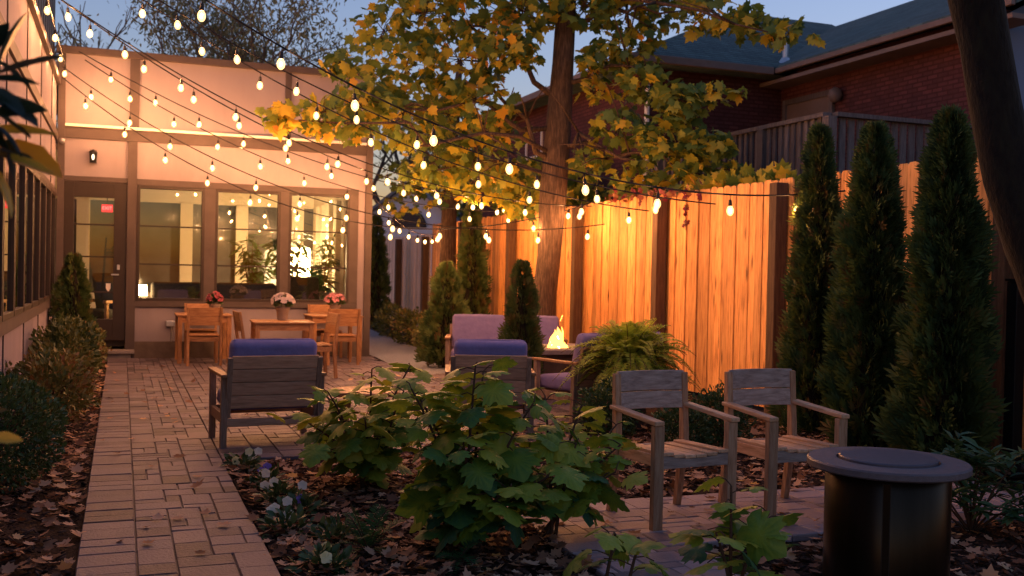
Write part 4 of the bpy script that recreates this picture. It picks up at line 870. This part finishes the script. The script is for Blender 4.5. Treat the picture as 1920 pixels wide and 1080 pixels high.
# shrubs
def shrub(name, lab, loc, r, n, mm, tmpl, sz, group, tone0=0., lumps=.16, cat='shrub'):
    t = thing(name, lab, cat, loc, 0, group); r = np.array(r, float); v = rdir(n); ph = rng.uniform(0, 6.28, 4)
    lump = 1 + lumps * np.sin(5 * v[:, 0] * 2 + ph[0]) * np.sin(5 * v[:, 1] * 2 + ph[1]) + lumps * .7 * np.sin(9 * v[:, 2] + 4 * v[:, 0] + ph[2])
    q = (1 - .45 * rng.random(n) ** 2) * lump; P = v * r * q[:, None]; P[:, 2] += r[2] * .92; P[:, 2] = np.maximum(P[:, 2], .02)
    y = v * .8 + .7 * rdir(n) + np.array([0, 0, .35]); tone = np.clip(.45 + tone0 + .16 * np.sin(7 * v[:, 0] + 5 * v[:, 2] + ph[3]) + rng.normal(0, .17, n), 0, 1)
    leafobj('crown', [scat(tmpl, P, y, v + .7 * rdir(n), rng.uniform(.65, 1.3, n) * sz, tone)], M[mm], t)
    m = MB()
    for k in range(7): a = U(0, 6.28); m.tube([(0, 0, 0), (r[0] * .3 * math.cos(a), r[1] * .3 * math.sin(a), r[2] * .8), (r[0] * .65 * math.cos(a), r[1] * .65 * math.sin(a), r[2] * 1.4)], [.015, .01, .004], 5)
    m.build('stem', M['hydstem'], t); return t
BG = 'clipped round boxwoods in the right bed'
shrub('boxwood', 'round boxwood in front of the fern, left of the first teak armchair', (4.2, 8.5, 0), (.27, .27, .26), 3200, 'boxwood', BROAD, .035, BG, .05)
shrub('boxwood', 'round boxwood seen through the first teak armchair', (4.55, 7.75, 0), (.24, .24, .22), 2200, 'boxwood', BROAD, .035, BG)
shrub('boxwood', 'round boxwood between the two teak armchairs', (5.0, 7.85, 0), (.26, .26, .27), 2600, 'boxwood', BROAD, .035, BG)
LG = 'shrubs in the bed along the left wing'
shrub('boxwood', 'large dark rounded boxwood at the left edge of the path', (-.86, 7.55, 0), (.52, .62, .40), 9500, 'boxwood', BROAD, .034, LG, -.05, .05)
shrub('euonymus', 'golden green shrub behind the large dark boxwood', (-.62, 10.6, 0), (.36, .75, .34), 3600, 'euon', BROAD, .055, LG, .18)
shrub('euonymus', 'taller mixed green shrub before the door-side arborvitae', (-.62, 13.2, 0), (.36, .9, .42), 3600, 'euon', BROAD, .06, LG, -.15)
shrub('euonymus', 'low rusty shrub nearest the door step', (-.5, 15.3, 0), (.3, .6, .32), 1600, 'euon', BROAD, .06, LG, .2)
shrub('reddish_shrub', 'reddish brown shrub at the lower left corner', (-.93, 5.1, 0), (.3, .5, .34), 3000, 'redshrub', BROAD, .05, LG, .05)
shrub('ground_shrub', 'olive leafy shrub at the very bottom left', (-.78, 3.9, 0), (.34, .5, .24), 2600, 'euon', BROAD, .05, LG, -.3)
FG = 'low shrubs along the far gravel path'
for i, (x, y, rr) in enumerate(((5.75, 22.6, .42), (5.6, 20.3, .4), (5.45, 18.2, .38), (5.3, 16.5, .3))):
    shrub('path_shrub', ('low green shrub farthest along the gravel path', 'low green shrub halfway along the gravel path', 'low yellowish shrub near the gravel path bend', 'low shrub beside the small bushy arborvitae')[i], (x, y, 0), (rr, .8, rr * .9), 1300, 'euon', BROAD, .075, FG, -.1 + .08 * i)
shrub('hedge_foliage', 'leafy climber spilling over the cedar fence top below the deck', (7.3, 11.2, 2.2), (.25, 1.5, .30), 700, 'maple', MAPLE, .15, 'greenery behind the fence', .05)
shrub('hedge_foliage', 'dark leafy mass behind the fence left of the maple trunk', (7.9, 19.0, 1.6), (.7, 2.2, 1.1), 1500, 'maple', MAPLE, .17, 'greenery behind the fence', -.1)
t = thing('creeper', 'red leaved creeper on top of the cedar fence', 'vine', (6.78, 12.6, 2.6), 0)
m = MB(); m.tube([(0, 1.3, -.02), (-.02, .4, .05), (0, -.4, .03), (0, -1.2, 0)], .008, 5); m.tube([(-.03, -1.05, 0), (-.06, -1.1, -.3), (-.04, -1.08, -.5)], .006, 5); m.build('stem', M['hydstem'], t)
yv = rng.uniform(-1.3, 1.3, 44); Pv = np.stack([rng.normal(-.04, .05, 44), yv, rng.normal(.02, .05, 44)], 1); P2 = np.stack([rng.normal(-.06, .02, 16), rng.normal(-1.08, .03, 16), rng.uniform(-.5, 0, 16)], 1)
leafobj('leaf_mass', [scat(MAPLE, Pv, rdir(44) + np.array([0, 0, -.6]), rdir(44) + np.array([-1.2, -.6, .3]), rng.uniform(.06, .11, 44), rng.random(44)), scat(MAPLE, P2, rdir(16) + np.array([0, 0, -1]), rdir(16) + np.array([-1.5, -.6, 0]), .07, rng.random(16))], M['vine'], t)
# ferns
def fern(name, lab, loc, n, L, mm, z0, pn=30, pl=.06, pot=None, group=None, up=1.0, fall=1.3):
    t = thing(name, lab, 'fern', loc, 0, group); parts = []; st = MB()
    for k in range(n):
        a = k * 2.399 + U(-.2, .2); l = L * U(.6, 1.08); e = U(.15, 1.3) * up; d = np.array([math.cos(a), math.sin(a), 0]); s = np.linspace(0, 1, pn); f = fall * U(.7, 1.2)
        hor = l * np.sin(np.clip(s * .9, 0, 1.2)) * math.cos(e) * 1.05; ver = l * (s * math.sin(e) * 1.1 - f * .5 * s ** 2.2)
        P = d * hor[:, None] + np.array([0, 0, 1]) * (z0 + ver)[:, None]; T = np.gradient(P, axis=0); T = nrm(T); side = np.array([-d[1], d[0], 0.])
        side = nrm(side + rng.normal(0, .15, 3)); up_ = nrm(np.cross(side[None], T)); wdt = pl * np.sin(np.clip(s * 1.02 + .1, 0, 1) * math.pi) ** .6 * l / L + .004
        tone = np.clip(U(.1, .8) + rng.normal(0, .06, pn), 0, 1)
        for sg in (-1, 1): parts.append(scat(PINN, P[2:], sg * side + T[2:] * .35 - up_[2:] * .15 + rng.normal(0, .1, (pn - 2, 3)), up_[2:] + .25 * rdir(pn - 2), wdt[2:] * 1.35, tone[2:]))
        st.tube(P[::4], .0025, 4)
    leafobj('frond', parts, M[mm], t); st.build('stem', M['hydstem'], t)
    if pot:
        d = MB(); d.lathe(pot, 28, (0, 0, -loc[2])); d.build('planter', M['fireside'], t)
    return t
fern('boston_fern', 'large bright boston fern in a dark planter behind the first teak armchair', (4.66, 9.0, 0), 260, 1.0, 'fern', .58, 40, .062, [(.16, .0), (.22, .5), (.24, .52), (.24, .56), (.2, .56), (.19, .5)])
fern('small_fern', 'small dark green fern in the leaf litter below the hydrangea', (1.23, 5.3, 0), 15, .36, 'fernd', .03, 22, .045, group='low plants under the hydrangea', up=1.1, fall=.9)
fern('small_fern', 'low yellow-green fern tuft at the foot of the hydrangea', (1.62, 4.95, 0), 9, .28, 'fernd', .03, 18, .04, group='low plants under the hydrangea')

# oakleaf hydrangeas
def hydrangea(lab, loc, stems, seed, sz=.245, tonesh=0.):
    random.seed(seed); r2 = np.random.default_rng(seed); t = thing('oakleaf_hydrangea', lab, 'shrub', loc, 0, 'oakleaf hydrangeas in the central bed'); m = MB(); P, Y, N_, S, T = [], [], [], [], []; pan = []
    for (tx, ty, tz, nl) in stems:
        tip = np.array([tx, ty, tz]); base = np.array([U(-.06, .06), U(-.06, .06), 0]); ctrl = base + (tip - base) * .5 + np.array([-tx * .22, -ty * .22, .06 * tz]); q = np.linspace(0, 1, 9)[:, None]
        C = base * (1 - q) ** 2 + 2 * ctrl * q * (1 - q) + tip * q ** 2; m.tube(C, np.linspace(.011, .005, 9), 6); ph = U(0, 6.28)
        nl = int(nl * 1.3); tz *= 1.09; tip[2] = tz
        for k in range(nl):
            s = .2 + .8 * ((k + 1) / nl) ** .8 - .001; i = min(7, int(s * 8)); p = C[i] + (C[i + 1] - C[i]) * (s * 8 - i); a = ph + k * 2.399 + U(-.3, .3); o = np.array([math.cos(a), math.sin(a), 0])
            pet = U(.06, .19) * (1.15 - .5 * s); e = p + o * pet + np.array([0, 0, U(-.01, .05)]); m.tube([p, (p + e) / 2 + np.array([0, 0, .012]), e], .003, 4)
            dr = U(-.25, .95) * (1.15 - .6 * s); P.append(e); Y.append(o * 1. + np.array([0, 0, -dr]) + r2.normal(0, .2, 3)); N_.append(np.array([0, 0, 1.]) + o * .4 * dr + r2.normal(0, .36, 3)); S.append(sz * U(.5, 1.15) * (1.05 - .25 * s)); T.append(np.clip(.12 + .58 * s + U(-.34, .36) + tonesh, 0, 1))
    m.build('stem', M['hydstem'], t)
    V, F, T2 = scat(HYD, np.array(P), np.array(Y), np.array(N_), np.array(S), np.array(T)); n = len(HYD[0]); m_ = (n - 1) // 2
    off = np.zeros(n); off[0] = .14; off[1:1 + m_] = np.where(np.arange(m_) % 2 == 0, .07, -.06); off[1 + m_:] = r2.uniform(-.06, .10, m_); T2 = np.clip(T2 + np.tile(off, len(P)) + np.repeat(r2.uniform(-.03, .22, len(P)) ** 2 * 3, n) * np.tile(np.r_[0, np.zeros(m_), np.ones(m_)], len(P)), 0, 1)
    leafobj('leaf_mass', [(V, F, T2)], M['hyd'], t, smooth=True)
    return t
hydrangea('big oakleaf hydrangea in the middle foreground with one tall central stem', (1.78, 5.25, 0), [(.02, .02, 1.0, 17), (-.30, .15, .86, 14), (.34, -.05, .80, 14), (.18, .35, .93, 14), (-.12, -.22, .62, 12), (.5, .1, .56, 12), (.36, -.3, .45, 10), (-.2, .32, .78, 12), (.12, -.3, .4, 9), (-.05, -.1, .3, 7)], 31)
hydrangea('left and farther oakleaf hydrangea spreading before the coffee table', (1.62, 6.95, 0), [(.0, .0, .82, 14), (-.32, -.1, .68, 13), (.3, .1, .83, 14), (-.5, .05, .5, 11), (.15, -.3, .7, 12), (-.12, -.35, .52, 11), (.5, -.15, .66, 12), (-.25, .3, .6, 10), (.05, -.2, .4, 10), (-.4, -.3, .35, 9)], 47, sz=.215, tonesh=.08)
hydrangea('right hand oakleaf hydrangea leaning over the small terrace edge', (2.3, 5.35, 0), [(.22, .1, .74, 13), (.42, -.02, .52, 12), (.05, .25, .78, 13), (.3, -.2, .4, 10), (.1, -.1, .55, 11), (.5, .2, .6, 10)], 53, sz=.21)
hydrangea('low hydrangea sprig in the bottom right foreground before the terrace', (2.62, 4.0, 0), [(.0, .02, .55, 7), (.18, -.02, .42, 6), (-.12, -.05, .36, 5)], 61, sz=.22, tonesh=.0)
hydrangea('hydrangea shoot at the bottom edge left of the sprig', (2.05, 4.05, 0), [(.0, .0, .36, 6), (.15, .05, .3, 5)], 67, sz=.18, tonesh=-.05)
# pansies along the path
def pansy(lab, loc, r, n, cols, nf):
    t = thing('pansy_plant', lab, 'flower', loc, 0, 'pansies along the path edge'); v = rdir(n); v[:, 2] = np.abs(v[:, 2]); P = v * np.array([r * 1.15, r * 1.15, .11]) * rng.uniform(.4, 1, (n, 1)) + np.array([0, 0, .01])
    leafobj('leaf_mass', [scat(BROAD, P, v + .6 * rdir(n), np.array([0, 0, 1.]) + .6 * rdir(n), rng.uniform(.035, .075, n), np.clip(rng.random(n) + .15, 0, 1))], M['boxwood'], t)
    for mm in sorted(set(cols)):
        parts = []
        for _ in range(nf):
            c = np.array([U(-r, r) * .9, U(-r, r) * .9, U(.09, .15)]); f = nrm(np.array([U(-.5, .3), -1, U(.2, .9)])); x = nrm(np.cross(f, [0, 0, 1.])); y = np.cross(x, f); a = np.array([1.57, .5, 2.64, -.75, 3.9])
            dd = x * np.cos(a)[:, None] + y * np.sin(a)[:, None] + f * .15; parts.append(scat((BROAD[0] * np.array([2.1, 1, 1]), BROAD[1]), np.repeat(c[None], 5, 0), dd, np.repeat(f[None], 5, 0), .034, rng.random(5)))
        leafobj('blossom', parts, M[mm], t)
for i, (x, y, r, n, cols, nf, lab) in enumerate([(.86, 7.75, .12, 110, ['petaly', 'petalw'], 2, 'cream pansy farthest along the path, by the navy chair leg'), (.96, 7.1, .12, 110, ['petalw', 'petalp'], 2, 'white and purple pansy, second along the path from the lounge chair'),
        (.98, 6.6, .14, 150, ['petalw'], 4, 'white pansy clump midway along the path edge'), (1.05, 6.25, .12, 110, ['petalp', 'petalw'], 1, 'pansy with one purple bloom before the white clump'), (.9, 5.85, .13, 120, ['petalw'], 3, 'white pansy nearer the camera beside the path edge'),
        (.95, 5.05, .13, 130, ['petaly'], 2, 'cream pansy at the bottom of the picture by the path'), (1.1, 5.55, .12, 120, ['petalw'], 0, 'leafy pansy without open flowers before the small fern')]):
    if nf == 0: cols = []
    pansy(lab, (x, y, 0), r, n, cols, nf)
# pieris at right
t = thing('pieris_shrub', 'glossy narrow leaved shrub in shadow right of the fire pit table', 'shrub', (4.78, 4.75, 0)); m = MB(); parts = []
for k in range(26):
    a = U(0, 6.28); rr = U(.05, .36); hgt = U(.2, .58) * (1.1 - rr); tip = np.array([rr * math.cos(a), rr * math.sin(a), hgt]); m.tube([(0, 0, 0), tip * .5 + np.array([0, 0, .05]), tip], [.008, .006, .004], 5)
    n = 16; b = np.arange(n) * 2.4; el = rng.uniform(-.3, .9, n); parts.append(scat(LANCE, np.repeat(tip[None], n, 0) + rng.normal(0, .025, (n, 3)), np.stack([np.cos(b), np.sin(b), el], 1), np.array([0, 0, 1.]) + .4 * rdir(n), rng.uniform(.1, .16, n), np.clip(rng.random(n) * .8 + (el > .6) * .3, 0, 1)))
m.build('stem', M['hydstem'], t); leafobj('leaf_mass', parts, M['pieris'], t)
# magnolia reaching in at the left, close to the camera
t = thing('magnolia', 'close dark magnolia branch with yellowing leaves at the left edge', 'tree', (-.55, 2.3, 0)); m = MB()
m.tube([(0, 0, 0), (.02, 0, .9), (.06, .02, 1.6), (.1, .03, 2.3)], [.04, .035, .03, .02], 8)
Pm, Ym, Tm, Sm = [], [], [], []
for px, py, tpx, tpy, tone in [(10, 130, 40, 20, .12), (5, 140, 115, 95, .2), (0, 150, 75, 150, .1), (5, 190, 80, 190, .22), (0, 210, 60, 250, .15), (-10, 215, 80, 200, .05), (0, 250, 105, 240, .88), (-5, 265, 110, 318, .8), (0, 290, 100, 312, .92), (-10, 300, 30, 400, .95), (0, 230, 45, 290, .05), (-20, 120, 10, 40, .1), (-20, 200, 40, 330, .05), (-15, 180, 70, 225, .1), (-15, 822, 42, 822, .97), (-18, 780, 12, 765, .45), (0, 110, 60, 160, .08), (-5, 160, 50, 215, .1), (0, 280, 60, 290, .2), (-30, 260, 30, 275, .1)]:
    d = 2.3 + U(-.12, .12); a = at(px - 12, py, d + U(-.05, .05)) - np.array([-.55, 2.3, 0]); b = at(tpx, tpy, d) - np.array([-.55, 2.3, 0]); Pm.append(a); Ym.append(b - a); Sm.append(np.linalg.norm(b - a) * 1.05); Tm.append(tone); m.tube([(.05, .02, min(2.2, a[2] - .05)), (np.array([.05, .02, a[2]]) + a) / 2, a], .006, 5)
m.build('trunk', M['barkdark'], t)
leafobj('leaf_mass', [scat((BROAD[0] * np.array([.85, 1, 1]), BROAD[1]), np.array(Pm), np.array(Ym), np.array([.25, -.35, .9]) + .5 * rdir(len(Pm)), np.array(Sm), np.array(Tm))], M['magnolia'], t, smooth=True)

# ------------------------------------------------------------------ leaf litter and bark chips
def region(n, x0, x1, y0, y1): return np.stack([rng.uniform(x0, x1, n), rng.uniform(y0, y1, n)], 1)
REG = [(-.95, -.21, 3.0, 17, 1500, 2600), (.76, 2.25, 3.4, 8.0, 1700, 3600), (2.25, 6.7, 6.05, 9.0, 2300, 4200), (3.0, 6.6, 2.6, 4.85, 900, 3200)]
Lp, Cp = [], []
for x0, x1, y0, y1, nl, nc in REG:
    q = region(nl, x0, x1, y0, y1); Lp.append(q); Cp.append(region(nc, x0, x1, y0, y1))
q = region(70, .75, 4.1, 8.3, 14); Lp.append(q); Lp.append(region(46, -.17, .72, 4, 16)); Lp.append(region(26, 2.3, 4.6, 5.0, 6.0))
L2 = np.concatenate(Lp); n = len(L2); onp = np.zeros(n, bool); onp[-142:] = True
P3 = np.concatenate([L2, rng.uniform(.012, .05, (n, 1))], 1); P3[onp, 2] = .042
lf = (MAPLE[0] * np.array([1, 1, 1]) + np.array([0, 0, 0]), MAPLE[1]); lf[0][:, 2] = .25 * lf[0][:, 0] ** 2 + .35 * (lf[0][:, 1] - .4) ** 2
dd = rdir(n); dd[:, 2] *= .22; nn = np.array([0, 0, 1.]) + .42 * rdir(n); nn[onp] = np.array([0, 0, 1.])
o = leafobj('leaf_litter', [scat(lf, P3, dd, nn, rng.uniform(.04, .09, n), np.clip(rng.beta(1.4, 2.0, n), 0, 1))], M['litter']); setp(o, kind='stuff', label='fallen brown and orange leaves on the mulch', cat='leaf litter')
C2 = np.concatenate(Cp); n = len(C2); P3 = np.concatenate([C2, rng.uniform(.004, .03, (n, 1))], 1)
CH = (np.array([(-.5, -.16, -.06), (.5, -.12, -.06), (.46, .16, -.06), (-.5, .14, -.06), (-.48, -.14, .06), (.42, -.14, .08), (.48, .12, .05), (-.45, .15, .07)]), np.array([(4, 5, 6, 7), (0, 1, 5, 4), (1, 2, 6, 5), (2, 3, 7, 6), (3, 0, 4, 7)]))
dd = rdir(n); dd[:, 2] *= .3
V, F, T = scat(CH, P3, np.cross(dd, [0, 0, 1.]) + .1 * rdir(n), np.array([0, 0, 1.]) + .5 * rdir(n), rng.uniform(.025, .07, n), rng.random(n))
o = npmesh('bark_mulch', V, F, T, M['chip']); setp(o, kind='stuff', label='dark bark chips covering the planting beds', cat='mulch')

# ------------------------------------------------------------------ sky
wd = bpy.data.worlds.new('World'); SC.world = wd; wd.use_nodes = True; nt = wd.node_tree
sk = nt.nodes.new('ShaderNodeTexSky'); sk.sky_type = 'NISHITA'; sk.sun_disc = False; sk.sun_elevation = math.radians(.4); sk.sun_rotation = math.radians(262); sk.altitude = 100; sk.air_density = 1.0; sk.dust_density = .5; sk.ozone_density = 2.2
bg = nt.nodes['Background']; bg.inputs['Strength'].default_value = 1.2
tn = nt.nodes.new('ShaderNodeMix'); tn.data_type = 'RGBA'; tn.blend_type = 'MULTIPLY'; tn.inputs[0].default_value = 1; tn.inputs[7].default_value = (.80, .69, .80, 1)
nt.links.new(sk.outputs[0], tn.inputs[6]); nt.links.new(tn.outputs[2], bg.inputs[0])
# ------------------------------------------------------------------ render look
SC.render.engine = 'CYCLES'; cy = SC.cycles; cy.use_denoising = True; cy.max_bounces = 7; cy.diffuse_bounces = 3; cy.glossy_bounces = 3; cy.transmission_bounces = 4; cy.transparent_max_bounces = 12
cy.sample_clamp_indirect = 6.; cy.caustics_reflective = False; cy.caustics_refractive = False; cy.pixel_filter_type = 'BLACKMAN_HARRIS'; cy.filter_width = 1.35; cy.use_light_tree = True
vs = SC.view_settings; vs.view_transform = 'Standard'; vs.look = 'None'; vs.gamma = 1.; vs.exposure = .12; vs.use_curve_mapping = False
